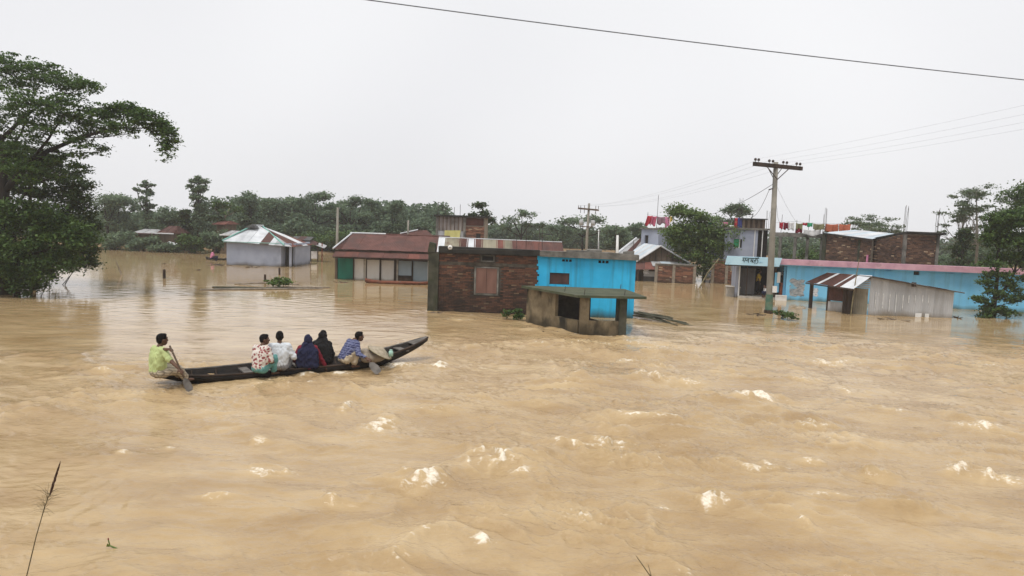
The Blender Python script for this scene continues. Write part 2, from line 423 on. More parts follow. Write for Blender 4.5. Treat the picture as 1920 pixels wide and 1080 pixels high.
# amplitude: rapids in front, smoother behind the boat, slack water by the tin shed
amp = 0.17 + 0.83 * sstep(29, 19, Y)
amp *= 1 - 0.86 * sstep(-1.0, -6, X) * sstep(15.5, 19.5, Y)
amp *= 1 - 0.30 * sstep(-1, -6, X) * sstep(16, 11, Y)
amp *= 1 - 0.5 * sstep(45, 75, Y)
lx = X - 17.0; ly = Y - 33.0
calm = np.exp(-((lx / 8.5) ** 4)) * sstep(25.5, 29.5, Y + 0.10 * lx + 0.5 * perlin(X * .3, Y * .5)) * sstep(60, 45, Y)
calm2 = np.exp(-(((X - 5) / 12) ** 4)) * sstep(36, 40, Y) * 0.6
calm3 = np.exp(-(((X + 19) / 7) ** 4)) * sstep(17, 24, Y) * sstep(48, 40, Y) * 0.7
amp *= (1 - 0.965 * calm) * (1 - calm2) * (1 - calm3)
amp *= 0.75 + 0.55 * perlin(X * .16 + 3, Y * .16)
amp = np.clip(amp, .012, 1.4)
wx = X + 0.55 * perlin(X * .5 + 11, Y * .5) ; wy = Y + 0.55 * perlin(X * .5, Y * .5 + 17)
# flow runs to the right and towards the viewer: crests lie across it and drift in streaks
ca, sa = math.cos(math.radians(-22)), math.sin(math.radians(-22))
fx, fy = wx * ca + wy * sa, -wx * sa + wy * ca
lump = perlin(fx / 2.3, fy / 1.35)
rid = 1 - np.abs(perlin(fx / 1.5 + 5, fy / .85 + 9)); rid = rid ** 2.2
rid2 = 1 - np.abs(perlin(fx / .75 + 31, fy / .42 + 2)); rid2 = rid2 ** 2
env = np.clip(0.45 + 1.1 * perlin(X / 2.6 + 40, Y / 2.0 + 7), 0, 1.3)
fin = perlin(fx / .34, fy / .20) * .6 + perlin(fx / .16 + 3, fy / .10) * .3
near = sstep(70, 25, R)
def billow(x, y, p=2.0): return np.clip(1 - 1.7 * np.abs(perlin(x, y)), 0, 1) ** p
c1 = billow(fx / 1.25 + 71, fy / .75 + 13)
c2 = billow(fx / .60 + 21, fy / .36 + 33, 2.0)
c3 = billow(fx / .29 + 51, fy / .18 + 43, 1.8)
c4 = billow(fx / .15 + 81, fy / .10 + 63, 1.5) * sstep(24, 12, R)
env2 = np.clip(.55 + 1.0 * perlin(X / 1.6 + 14, Y / 1.3 + 77), 0, 1.4)
small = amp * (0.070 * c1 * env + 0.062 * c2 * env2 + 0.036 * c3 * (.35 + .65 * env2) + .012 * c4)
Z = amp * (0.105 * lump + 0.110 * rid * env + 0.014 * fin * near) + small
Z += (0.006 * perlin(X / .7, Y / .33) + .0025 * perlin(X / .3, Y / .15)) * (1 - .75 * calm)
aer_highlight = np.clip((small / np.maximum(amp, .2) - .060) / .07, 0, 1) * sstep(.35, .8, amp) * np.clip(.5 + 1.3 * perlin(X / 2.2 + 90, Y / 1.7), 0, 1)  # pale crest highlights put into the colour, along with aerated water
fl = perlin(fx / .30 + 3, fy / .12) + .6 * perlin(fx / .13, fy / .06 + 9)
foam = np.clip((c1 - .62) / .38, 0, 1) * np.clip((env - .80) / .35, 0, 1) * np.clip(.35 + 1.1 * fl, 0, 1) * sstep(.5, .95, amp) * 1.1
foam += np.clip((c2 - .72) / .28, 0, 1) * np.clip((env2 - .95) / .3, 0, 1) * np.clip(.2 + 1.2 * fl, 0, 1) * sstep(.55, .95, amp) * 1.0
# broken crests where the photo shows them: (pixel, width px, height px, lift m, foam)
BREAK = [(788, 903, 62, 30, .13, 1.0), (712, 800, 44, 26, .07, .9), (915, 872, 70, 26, .10, .8), (970, 893, 40, 10, .03, .7), (1110, 838, 96, 14, .12, .75), (735, 687, 50, 13, .10, 1.1), (826, 692, 34, 8, .06, .9),
         (1420, 750, 58, 14, .10, .8), (1330, 943, 44, 22, .09, .85), (905, 1025, 44, 13, .03, .7), (505, 888, 66, 17, .04, .55), (1820, 888, 70, 17, .12, .75), (1890, 902, 40, 12, .05, .7), (1515, 985, 28, 24, .05, .65),
         (1415, 883, 56, 18, .06, .7), (1530, 800, 50, 12, .06, .45), (650, 768, 12, 30, .04, .6), (1590, 735, 26, 10, .04, .6), (1830, 805, 70, 10, .05, .6), (1555, 680, 60, 12, .07, .55), (640, 945, 54, 16, .09, .35),
         (1125, 860, 90, 26, .08, .0), (300, 846, 40, 8, .03, .5), (235, 852, 26, 8, .03, .5), (405, 932, 50, 10, .04, .4), (575, 706, 26, 8, .10, .7), (640, 700, 40, 8, .06, .8), (1110, 980, 40, 10, .03, .5),
         (1220, 712, 60, 14, .10, .35), (1520, 870, 40, 8, .03, .5), (1540, 940, 60, 10, .03, .5), (1170, 680, 40, 8, .05, .5), (1290, 720, 40, 8, .06, .4), (1640, 895, 60, 16, .09, .1), (1700, 960, 120, 22, .10, .05), (1250, 955, 40, 12, .0, .5),
         (1670, 775, 40, 8, .04, .5), (1500, 715, 50, 8, .05, .4), (480, 830, 40, 9, .04, .4), (190, 697, 40, 7, .05, .35), (1240, 690, 30, 6, .05, .5), (1860, 690, 60, 8, .06, .4), (1000, 1000, 40, 10, .03, .3), (820, 770, 60, 10, .05, .2)]
nh = perlin(X / .13 + 5, Y / .17) + .6 * perlin(X / .06, Y / .08 + 3)
nh2 = .8 * perlin(X / .34 + 2, Y / .30) + .6 * perlin(X / .15 + 5, Y / .14) + .4 * perlin(X / .07, Y / .07)
crestl = np.clip((np.maximum(c1, c2) - .30) / .45, 0, 1)
nh3 = .7 * perlin(X / .16 + 9, Y / .42) + .7 * perlin(X / .10 + 5, Y / .20) + .4 * perlin(X / .05, Y / .07)
for (px, py, w, h, lift, fo) in BREAK:
    p = P(px, py); D = p.y
    a = w * .62 * D / FPX; b = max(.10, h * .5 * D * D / (FPX * HEYE))
    dx, dy = (X - p.x) / a, (Y - p.y) / b
    q = dx * dx + dy * dy
    g = np.exp(-q * .9)
    crest = g * (1 + .5 * nh * (fo > .3) * np.clip(g * 1.6, 0, 1))
    Z += lift * (.55 + .95 * crestl) * np.where(dy > 0, np.exp(-(dx * dx * .8 + dy * dy * .35)), np.exp(-(dx * dx * .8 + dy * dy * 1.9))) * (1 + .35 * nh2)
    Z -= lift * .40 * np.exp(-(dx * dx * .6 + (dy + 1.6) ** 2))
    tr = np.exp(-((dx - .9) / 1.9) ** 2 - (dy * 1.2) ** 2)
    foam += 1.25 * fo * (np.clip(g * (.45 + 1.0 * crestl) + 1.0 * nh3 * np.sqrt(g) * (.4 + .8 * crestl) - .26, 0, .95) + .55 * np.clip(tr * (.25 + 1.3 * fl) - .18, 0, 1))
    aer_highlight = np.maximum(aer_highlight, .8 * np.clip(np.exp(-q * .5) * (.2 + crestl) + .4 * nh2 * np.exp(-q * .5) - .15, 0, 1) * min(1, fo * 2))
    Z += .028 * fo * np.clip(nh, 0, 1) * g
# scum, ripples and small wakes along everything that stands in the flood
WALLS = [((806, 583), (985, 606)), ((986, 607), (1094, 631)), ((1094, 631), (1173, 633)), ((1173, 633), (1190, 600)), ((425, 497), (560, 500)), ((629, 524), (808, 530)), ((1386, 558), (1905, 586)), ((1627, 592), (1785, 597)), ((1549, 583), (1627, 592)), ((1229, 530), (1304, 533)), ((1432, 588), (1450, 588)), ((1856, 597), (1870, 597))]
sc_n = perlin(X / .5 + 8, Y / .4) + .7 * perlin(X / .2, Y / .16 + 4)
for (qa, qb) in WALLS:
    pa, pb0 = P(*qa), P(*qb); ex, ey = pb0.x - pa.x, pb0.y - pa.y; ll = ex * ex + ey * ey
    tq = np.clip(((X - pa.x) * ex + (Y - pa.y) * ey) / ll, 0, 1); dist = np.hypot(X - pa.x - tq * ex, Y - pa.y - tq * ey)
    wd = .10 + .0035 * pa.y
    foam += .55 * np.exp(-(dist / wd) ** 2) * np.clip(sc_n * 1.3 - .05, 0, 1)
    Z += .012 * np.exp(-(dist / .45) ** 2) * np.sin(dist * 16) + .010 * np.exp(-(dist / .25) ** 2)
# rapids spilling past the shelter corner
for (px, py, w, h) in ((1185, 640, 60, 14), (1120, 645, 90, 10), (1240, 655, 90, 14), (860, 600, 60, 6)):
    p = P(px, py); a = w * .6 * p.y / FPX; b = h * .6 * p.y ** 2 / (FPX * HEYE); g = np.exp(-((X - p.x) / a) ** 2 - ((Y - p.y) / b) ** 2)
    Z += .05 * g * (crestl - .3); foam += .45 * np.clip(g * (.2 + crestl) + .6 * nh3 * g - .2, 0, 1); aer_highlight = np.maximum(aer_highlight, .6 * g)
foam = np.clip(foam, 0, 1)
# the hull keeps the water out
o = BF.o
bx = (X - o.x) * BF.x.x + (Y - o.y) * BF.x.y; by = (X - o.x) * BF.y.x + (Y - o.y) * BF.y.y
tt = bx / BL
bw = np.array([boat_w(v) for v in np.linspace(0, 1, 400)])
wloc = np.interp(tt, np.linspace(0, 1, 400), bw, left=0, right=0)
near_boat = np.exp(-((np.maximum(np.abs(by) - wloc, 0)) / .5) ** 2) * ((tt > -.05) & (tt < 1.05))
Z *= 1 - .62 * near_boat
inside = (np.abs(by) < wloc * .78 - .03) & (tt > .10) & (tt < .80)
Z = np.where(inside, np.minimum(Z, -.16), Z)
foam = np.where(inside, 0, foam)
nr = len(r)
V = np.stack([X, Y, Z], -1).reshape(-1, 3)
ii = np.arange(nr - 1)[:, None] * NT + np.arange(NT - 1)[None, :]
Fq = np.stack([ii, ii + 1, ii + NT + 1, ii + NT], -1).reshape(-1, 4)[:, ::-1]
wme = npmesh('water', V, Fq, smooth=True)
for nm, arr in (('foam', foam), ('aerated_highlight', aer_highlight), ('chop', np.clip(amp, 0, 1))):
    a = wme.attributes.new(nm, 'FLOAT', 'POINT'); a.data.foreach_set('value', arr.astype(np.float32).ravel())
m, nt, b = newmat('flood_water')
geo = nt.nodes.new('ShaderNodeNewGeometry'); pos = geo.outputs['Position']
af = nt.nodes.new('ShaderNodeAttribute'); af.attribute_name = 'foam'
ac = nt.nodes.new('ShaderNodeAttribute'); ac.attribute_name = 'chop'
silt = noise(nt, pos, .55, 4.0, (1, 1.6, 1))
c = ramp(nt, silt, [(.25, (.325, .216, .105)), (.5, (.415, .293, .154)), (.75, (.50, .373, .212))])
streak = noise(nt, pos, 1.6, 5.0, (.7, 1.7, 1), off=5.0)
c = mixc(nt, ramp(nt, streak, [(.5, (0, 0, 0)), (.8, (.5, .5, .5))]), c, (.49, .36, .195))
c = mixc(nt, ramp(nt, noise(nt, pos, .9, 6.0, (.6, 1.5, 1), .6, off=14.0), [(.50, (0, 0, 0)), (.70, (.65, .65, .65))]), c, (.290, .186, .086))
ag = nt.nodes.new('ShaderNodeAttribute'); ag.attribute_name = 'aerated_highlight'
c = mixc(nt, math_(nt, 'MULTIPLY', ag.outputs['Fac'], .7), c, (.62, .47, .27))  # paints the crest highlights and aerated water as a paler tan
fn = noise(nt, pos, 13.0, 6.0, (1.0, 1.5, 1), .65, off=2.0)
ff = math_(nt, 'ADD', math_(nt, 'MULTIPLY', af.outputs['Fac'], .75), math_(nt, 'MULTIPLY', math_(nt, 'SUBTRACT', fn, .5), 2.1))
ffm = nt.nodes.new('ShaderNodeMapRange'); nt.links.new(ff, ffm.inputs[0]); ffm.inputs[1].default_value = .27; ffm.inputs[2].default_value = .80
fmask = math_(nt, 'MULTIPLY', ffm.outputs[0], math_(nt, 'MULTIPLY', af.outputs['Fac'], 6.0, True), True)
c = mixc(nt, math_(nt, 'MULTIPLY', fmask, .9), c, (.84, .78, .66))
nt.links.new(c, b.inputs['Base Color'])
nt.links.new(math_(nt, 'ADD', math_(nt, 'MULTIPLY', fmask, .45), math_(nt, 'ADD', .03, math_(nt, 'MULTIPLY', ac.outputs['Fac'], .035))), b.inputs['Roughness'])
b.inputs['IOR'].default_value = 1.33
b.inputs['Specular IOR Level'].default_value = 0.5
b1 = nt.nodes.new('ShaderNodeBump'); b1.inputs['Distance'].default_value = .085
nt.links.new(math_(nt, 'MULTIPLY', math_(nt, 'ADD', ac.outputs['Fac'], .03), .85), b1.inputs['Strength'])
h1 = noise(nt, pos, 2.2, 3.0, (.75, 1.5, 1), off=1.0); h2 = noise(nt, pos, 8.0, 5.0, (.8, 1.6, 1), .6, off=8.0)
nt.links.new(math_(nt, 'ADD', h1, math_(nt, 'MULTIPLY', h2, .55)), b1.inputs['Height'])
nt.links.new(b1.outputs[0], b.inputs['Normal'])
MATS['flood_water'] = m
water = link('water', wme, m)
tag(water, 'muddy brown flood water with rippling crests and patches of foam', kind='structure')
# ------------------------------------------------------------------ trees
def leafcloud(C, size, rng, flat=.55, tint=None, droop=0.0):
    """one small folded leaf face per centre"""
    n = len(C)
    az = rng.rand(n) * 2 * np.pi
    tilt = (rng.randn(n) * flat)
    d = np.stack([np.cos(az) * np.cos(tilt), np.sin(az) * np.cos(tilt), np.sin(tilt) - droop], -1)
    d /= np.linalg.norm(d, axis=1)[:, None]
    up = np.stack([rng.randn(n) * flat, rng.randn(n) * flat, np.ones(n)], -1)
    sd = np.cross(d, up); sd /= np.linalg.norm(sd, axis=1)[:, None] + 1e-9
    L = size * (0.6 + .8 * rng.rand(n))[:, None]; W = L * .30
    base = C - d * L * .5; tip = C + d * L * .5 - np.array([0, 0, 1]) * L * .10
    mid = C + d * L * .05 + np.array([0, 0, 1]) * L * .05
    V = np.stack([base, mid + sd * W, tip, mid - sd * W], 1).reshape(-1, 3)
    Fq = np.arange(n * 4).reshape(-1, 4)
    if tint is None: tint = rng.rand(n)
    return V, Fq, np.clip(tint, 0, 1)
def clumps(lobes, rng, m, crad, flatz=.55, hollow=.42):
    """lobes (x,y,z,rx,ry,rz,n): n clumps of m leaves in the outer shell of each lobe"""
    C = []; Tn = []; cc = []
    for (x, y, z, rx, ry, rz, n) in lobes:
        for _ in range(n):
            v = rng.randn(3); v /= np.linalg.norm(v); k = rng.rand() ** hollow
            if v[2] < -.3 and rng.rand() < .5: v[2] = abs(v[2])
            p = np.array([x + v[0] * rx * k, y + v[1] * ry * k, z + v[2] * rz * k])
            cr_ = crad * (.6 + .8 * rng.rand()); mm = int(m * (.6 + .8 * rng.rand()))
            q = rng.randn(mm, 3) * np.array([cr_, cr_, cr_ * flatz]) * .55
            C.append(p + q); cc.append(p)
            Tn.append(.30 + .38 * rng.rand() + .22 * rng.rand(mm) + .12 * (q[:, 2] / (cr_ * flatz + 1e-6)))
    return np.concatenate(C), np.concatenate(Tn), np.array(cc)
def make_tree(name, label, cat, base, lobes, trunk, leaf=.25, m=26, crad=.5, mat='leaf_mid', bark='bark', group=None, seed=0, twigs=.5, tr=.02, flatz=.55, part='crown', droop=0.0, hollow=.42, limbs=True):
    """trunk: list of polylines [(pts),(radii)] in local space; limbs run from the nearest trunk point to every lobe, twigs to clumps"""
    rng = np.random.RandomState(seed + 11)
    root = thing(name, label, cat, base, 0, group)
    C, Tn, cc = clumps(lobes, rng, m, crad, flatz, hollow)
    V, Fq, t = leafcloud(C, leaf, rng, tint=Tn, droop=droop)
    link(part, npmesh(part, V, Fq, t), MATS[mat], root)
    tb = MB()
    tp = []
    for pts, rad in trunk:
        tb.tube(pts, rad, 8); tp += [(Vector(p), rr) for p, rr in zip(pts, rad)]
    if limbs:
        for (x, y, z, rx, ry, rz, n) in lobes:
            c = Vector((x, y, z)); q, rr = min(tp, key=lambda a: (a[0] - c).length + (2.0 if a[0].z > c.z else 0))
            mid = q.lerp(c, .5) + Vector((rng.randn() * .12, rng.randn() * .12, -.08)) * (c - q).length * .5
            tb.tube([q, mid, c], [min(rr * .8, tr * 2.6), tr * 1.7, tr], 5, False)
            k = int(n * twigs)
            for w in cc[rng.permutation(len(cc))[:0]] if False else []: pass
            tp_l = [mid, c]
            for _ in range(k):
                v = rng.randn(3); v /= np.linalg.norm(v)
                e = Vector((x + v[0] * rx * .9, y + v[1] * ry * .9, z + abs(v[2]) * rz * .8))
                s_ = tp_l[rng.randint(2)]
                tb.tube([s_, s_.lerp(e, .55) + Vector((0, 0, .05)), e], [tr * .7, tr * .5, tr * .25], 4, False)
    tb.build('trunk', MATS[bark], root, smooth=True)
    return root
def shape(kind, W, Ht, rng, dens=1.0):
    """lobes and trunk for a crown W wide on a tree Ht high (local metres)"""
    L = []; k = lambda n: max(3, int(n * dens))
    lean = rng.randn() * .06 * Ht
    if kind == 'umbrella':
        fork = Ht * .45
        nl = max(5, int(W * 1.1))
        for i in range(nl):
            x = (i + .5) / nl * W - W / 2 + rng.randn() * .05 * W
            zz = Ht * (.90 - .30 * (abs(x) / (W / 2)) ** 2 + .05 * rng.randn())
            L.append((x, rng.randn() * W * .15, zz, W * .17, W * .17, Ht * .05, k(8)))
        for i in range(3): L.append((rng.randn() * W * .2, rng.randn() * W * .12, Ht * (.62 + .08 * rng.randn()), W * .15, W * .15, Ht * .05, k(5)))
        T = [([(0, 0, -1.6), (lean * .3, 0, fork * .5), (lean, 0, fork)], [Ht * .030, Ht * .024, Ht * .018])]
        for sx in (-1, 0, 1): T.append(([(lean, 0, fork), (lean + sx * W * .14, rng.randn() * .3, Ht * .66), (lean + sx * W * .26, rng.randn() * .4, Ht * .82)], [Ht * .016, Ht * .011, Ht * .006]))
    elif kind == 'round':
        for i in range(9):
            a = rng.rand() * 6.28; rr = rng.rand() ** .6 * W * .33; zz = Ht * (.35 + .55 * rng.rand())
            sh = 1 - .55 * max(0, (zz / Ht - .6) / .4)
            L.append((math.cos(a) * rr * sh, math.sin(a) * rr * sh, zz, W * .22, W * .22, Ht * .11, k(9)))
        L.append((0, 0, Ht * .86, W * .2, W * .2, Ht * .10, k(8)))
        T = [([(0, 0, -1.6), (lean * .5, 0, Ht * .4), (lean, 0, Ht * .8)], [Ht * .034, Ht * .024, Ht * .008])]
    elif kind == 'column':
        n = 9
        for i in range(n):
            zz = Ht * (.06 + .74 * i / (n - 1)); ww = W * (.34 - .12 * i / n) * (1 + .2 * rng.randn())
            L.append((lean * i / n + rng.randn() * W * .06, rng.randn() * W * .06, zz, ww, ww, Ht * .06, k(9)))
        for i in range(5): L.append((lean + (i - 2) * W * .14 + rng.randn() * .1, rng.randn() * .2, Ht * (.97 - .045 * abs(i - 2) ** 1.4), W * .10, W * .10, Ht * .018, k(4)))
        T = [([(0, 0, -1.6), (lean * .5, 0, Ht * .5), (lean, 0, Ht * .95)], [Ht * .028, Ht * .02, Ht * .007])]
        for i in (0, 4): T.append(([(lean, 0, Ht * .88), (lean + (i - 2) * W * .12, 0, Ht * .93), (lean + (i - 2) * W * .22, 0, Ht * .93)], [.05, .04, .02]))
    elif kind == 'feather':
        for i in range(34):
            zz = Ht * (.40 + .57 * rng.rand()); sp = W * .5 * (1 - .5 * max(0, zz / Ht - .75) / .25)
            L.append(((rng.rand() * 2 - 1) * sp, (rng.rand() * 2 - 1) * sp * .8, zz, W * .13, W * .13, Ht * .02, k(3)))
        T = [([(0, 0, -1.6), (lean * .3, 0, Ht * .45), (lean, 0, Ht * .93)], [Ht * .016, Ht * .011, Ht * .003])]
    else:   # bush
        for i in range(7):
            L.append(((rng.rand() - .5) * W * .7, (rng.rand() - .5) * W * .5, Ht * (.15 + .5 * rng.rand()), W * .24, W * .24, Ht * .24, k(9)))
        T = [([(0, 0, -1.6), (rng.randn() * .1, 0, Ht * .5)], [.06, .03])]
        for i in range(3): T.append(([(0, 0, -.2), (rng.randn() * W * .15, rng.randn() * W * .1, Ht * .5)], [.05, .02]))
    return L, T
def far_tree(i, name, label, cat, x0, x1, ytop, depth, kind, mat='leaf_grey', group=None, dens=1.0, zb=0.0, bark='bark'):
    rng = np.random.RandomState(100 + i * 7)
    xc = (x0 + x1) / 2
    top = PY(xc, ytop, depth); W = (x1 - x0) * depth / FPX
    Ht = top.z - zb
    L, T = shape(kind, W, Ht, rng, dens)
    leaf = min(.40, (.0030 if kind == 'feather' else .0038) * depth); mm = 30 if kind == 'feather' else 36
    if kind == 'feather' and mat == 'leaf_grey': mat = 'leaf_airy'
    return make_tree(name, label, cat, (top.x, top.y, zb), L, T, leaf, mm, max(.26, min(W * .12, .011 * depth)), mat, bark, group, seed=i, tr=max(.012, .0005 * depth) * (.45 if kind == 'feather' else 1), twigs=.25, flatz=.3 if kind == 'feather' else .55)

TL = 'trees on the far bank'
FAR = [  # x0 x1 ytop depth kind name label mat
 (150, 260, 362, 74, 'round', 'broadleaf_tree', 'hazy dark tree just right of the big left tree, left end of far bank', 'leaf_grey', 1.2),
 (196, 262, 366, 80, 'umbrella', 'spreading_tree', 'flat-topped hazy tree left of the slim vine-clad tree', 'leaf_grey', 1.2),
 (232, 320, 395, 84, 'round', 'broadleaf_tree', 'low rounded tree behind the slim vine-clad tree', 'leaf_grey', 1.3),
 (255, 296, 338, 72, 'column', 'vine_clad_tree', 'slim vine-clad trunk with a forked ragged top, left of two', 'leaf_grey', .9),
 (283, 345, 388, 76, 'round', 'broadleaf_tree', 'rounded tree above the maroon roof on the far bank', 'leaf_grey', 1.3),
 (326, 362, 392, 70, 'round', 'broadleaf_tree', 'small dark tree hard against the left of the tallest vine-clad tree', 'leaf_dark', 1.2),
 (346, 396, 330, 70, 'column', 'vine_clad_tree', 'tallest vine-clad tree with a drooping tuft on top, right of two', 'leaf_grey', 1.5),
 (388, 446, 372, 72, 'umbrella', 'spreading_tree', 'open pale-limbed tree right of the tallest vine-clad tree', 'leaf_mid', .8),
 (430, 500, 372, 78, 'round', 'broadleaf_tree', 'dense rounded tree behind the peak of the grey house', 'leaf_grey', 1.4),
 (482, 575, 380, 82, 'umbrella', 'spreading_tree', 'wide flat-topped tree right behind the grey house roof', 'leaf_grey', 1.6),
 (545, 640, 380, 84, 'umbrella', 'spreading_tree', 'wide flat-topped tree left of the bare pole', 'leaf_grey', 1.6),
 (606, 690, 372, 80, 'umbrella', 'spreading_tree', 'tall flat-topped tree behind the bare pole above the rusty shop roof', 'leaf_grey', 1.5),
 (668, 740, 388, 84, 'umbrella', 'spreading_tree', 'flat-topped tree above the middle of the rusty shop roof', 'leaf_grey', 1.5),
 (716, 772, 392, 78, 'round', 'broadleaf_tree', 'rounded tree left of the short light pole', 'leaf_grey', 1.4),
 (765, 830, 415, 88, 'round', 'broadleaf_tree', 'low tree between the short pole and the two-storey block', 'leaf_grey', 1.4),
 (868, 926, 383, 60, 'umbrella', 'spreading_tree', 'dark spreading tree standing behind the two-storey block', 'leaf_dark', 1.3),
 (940, 1016, 398, 76, 'umbrella', 'spreading_tree', 'thin layered umbrella tree left of the transformer pole', 'leaf_grey', .75),
 (1014, 1082, 428, 84, 'umbrella', 'spreading_tree', 'low layered tree just left of the transformer pole', 'leaf_grey', .9),
 (1050, 1140, 420, 88, 'umbrella', 'spreading_tree', 'pale layered tree behind the transformer pole', 'leaf_grey', .9),
 (1118, 1200, 430, 74, 'round', 'broadleaf_tree', 'rounded green tree left of the grey stair tower', 'leaf_grey', 1.3),
 (1170, 1225, 432, 80, 'round', 'broadleaf_tree', 'small tree peeping out behind the grey stair tower', 'leaf_grey', 1.0),
 (1184, 1222, 412, 66, 'bush', 'leaning_tree', 'ragged leaning treetop left of the laundry on the stair tower', 'leaf_grey', .5),
 (1335, 1415, 388, 70, 'umbrella', 'spreading_tree', 'flat-topped tree behind the rooftop hut on the grey building', 'leaf_grey', 1.2),
 (1545, 1625, 404, 68, 'feather', 'feathery_tree', 'feathery grey tree behind the orange laundry', 'leaf_grey', 1.3),
 (1612, 1692, 402, 66, 'feather', 'feathery_tree', 'feathery grey tree behind the left of the brick roof room', 'leaf_grey', 1.4),
 (1768, 1836, 350, 52, 'feather', 'feathery_tree', 'tall airy tree with a slim trunk, left of the pair at right', 'leaf_grey', 1.5),
 (1810, 1886, 344, 50, 'feather', 'feathery_tree', 'tall airy tree with a slim trunk, right of the pair at right', 'leaf_grey', 1.5),
 (1788, 1826, 422, 49, 'round', 'broadleaf_tree', 'dark compact ivy-dressed stump below the left airy tree', 'leaf_dark', 1.0),
 (1870, 1990, 330, 46, 'round', 'broadleaf_tree', 'big dark tree cut by the right edge, behind the blue wall', 'leaf_mid', 2.2),
 (1745, 1815, 470, 44, 'bush', 'shrub', 'green shrub beside the right end of the brick roof room', 'leaf_mid', 1.3),
 (1800, 1890, 462, 43, 'bush', 'shrub', 'green shrub behind the blue wall left of the near right tree', 'leaf_mid', 1.4),
 (1452, 1545, 452, 48.5, 'bush', 'shrub', 'bushy green growth under the unfinished concrete frame', 'leaf_mid', 1.3),
 (180, 250, 425, 68, 'bush', 'shrub', 'grey-green waterside shrub at the left end of the far bank', 'leaf_grey', 1.6),
 (235, 300, 440, 67, 'bush', 'shrub', 'waterside shrub under the slim vine-clad tree', 'leaf_grey', 1.6),
 (288, 345, 452, 66, 'bush', 'shrub', 'low waterside shrub in front of the maroon roof', 'leaf_grey', 1.3),
 (335, 385, 432, 66, 'bush', 'shrub', 'bright green waterside shrub under the tallest vine-clad tree', 'leaf_mid', 1.4),
 (378, 440, 425, 68, 'bush', 'shrub', 'waterside shrub left of the grey house', 'leaf_grey', 1.4),
 (556, 640, 425, 76, 'bush', 'shrub', 'bright leafy thicket between the grey house and the bare pole', 'leaf_mid', 2.0),
 (610, 700, 428, 74, 'bush', 'shrub', 'leafy thicket behind the left end of the rusty shop roof', 'leaf_mid', 2.0),
 (1430, 1500, 440, 60, 'bush', 'shrub', 'grey-green thicket seen between the left columns of the concrete frame', 'leaf_grey', 1.6),
 (1490, 1560, 444, 62, 'bush', 'shrub', 'grey-green thicket seen between the right columns of the concrete frame', 'leaf_grey', 1.6),
 (1752, 1830, 448, 58, 'bush', 'shrub', 'tall grey-green thicket right of the brick roof room', 'leaf_grey', 1.8),
 (1815, 1900, 440, 56, 'bush', 'shrub', 'tall grey-green thicket below the right airy tree', 'leaf_grey', 1.8)]
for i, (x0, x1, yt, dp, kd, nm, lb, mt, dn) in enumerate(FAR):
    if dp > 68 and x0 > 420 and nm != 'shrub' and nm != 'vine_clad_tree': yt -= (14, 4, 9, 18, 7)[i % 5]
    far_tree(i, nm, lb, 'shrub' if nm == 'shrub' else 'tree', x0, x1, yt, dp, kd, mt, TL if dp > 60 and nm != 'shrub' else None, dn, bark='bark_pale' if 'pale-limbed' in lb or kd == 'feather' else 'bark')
# the wood beyond, one mass
def wood(name, label, x0, x1, y0, y1, z0, z1, n, seed):
    rng = np.random.RandomState(seed)
    C = np.stack([x0 + (x1 - x0) * rng.rand(n), y0 + (y1 - y0) * rng.rand(n), np.zeros(n)], -1)
    top = z1 * (.55 + .45 * np.clip(.5 + .9 * perlin(C[:, 0] / 4.6 + seed, C[:, 1] / 9.0) + .5 * perlin(C[:, 0] / 2.2, C[:, 1] / 2.5 + seed), 0, 1))
    C[:, 2] = z0 + (top - z0) * rng.rand(n) ** .55
    V, Fq, t = leafcloud(C, .55, rng, tint=.25 + .5 * rng.rand(n))
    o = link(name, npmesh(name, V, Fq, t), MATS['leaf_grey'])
    return tag(o, label, 'trees', kind='stuff')
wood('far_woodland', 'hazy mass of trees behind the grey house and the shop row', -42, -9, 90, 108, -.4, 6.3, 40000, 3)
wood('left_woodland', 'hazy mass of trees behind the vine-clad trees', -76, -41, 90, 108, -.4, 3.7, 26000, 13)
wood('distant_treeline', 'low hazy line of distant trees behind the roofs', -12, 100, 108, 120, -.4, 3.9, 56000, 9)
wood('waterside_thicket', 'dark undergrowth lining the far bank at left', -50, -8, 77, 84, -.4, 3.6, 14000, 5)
# low far bank showing between the water and the trees
fb = MB()
for i in range(41):
    x = -70 + 140 * i / 40; j = .8 * math.sin(i * 1.3) + .5 * math.sin(i * 2.9)
    fb.v += [(x, 71 + j + .08 * max(0, x), -.5), (x, 74 + j + .08 * max(0, x), .12), (x, 160, .3)]
for i in range(40):
    for k in range(2): a = i * 3 + k; fb.f.append((a, a + 3, a + 4, a + 1)); fb.t.append(.5)
tag(fb.build('far_bank', MATS['mud'], smooth=True), kind='structure')

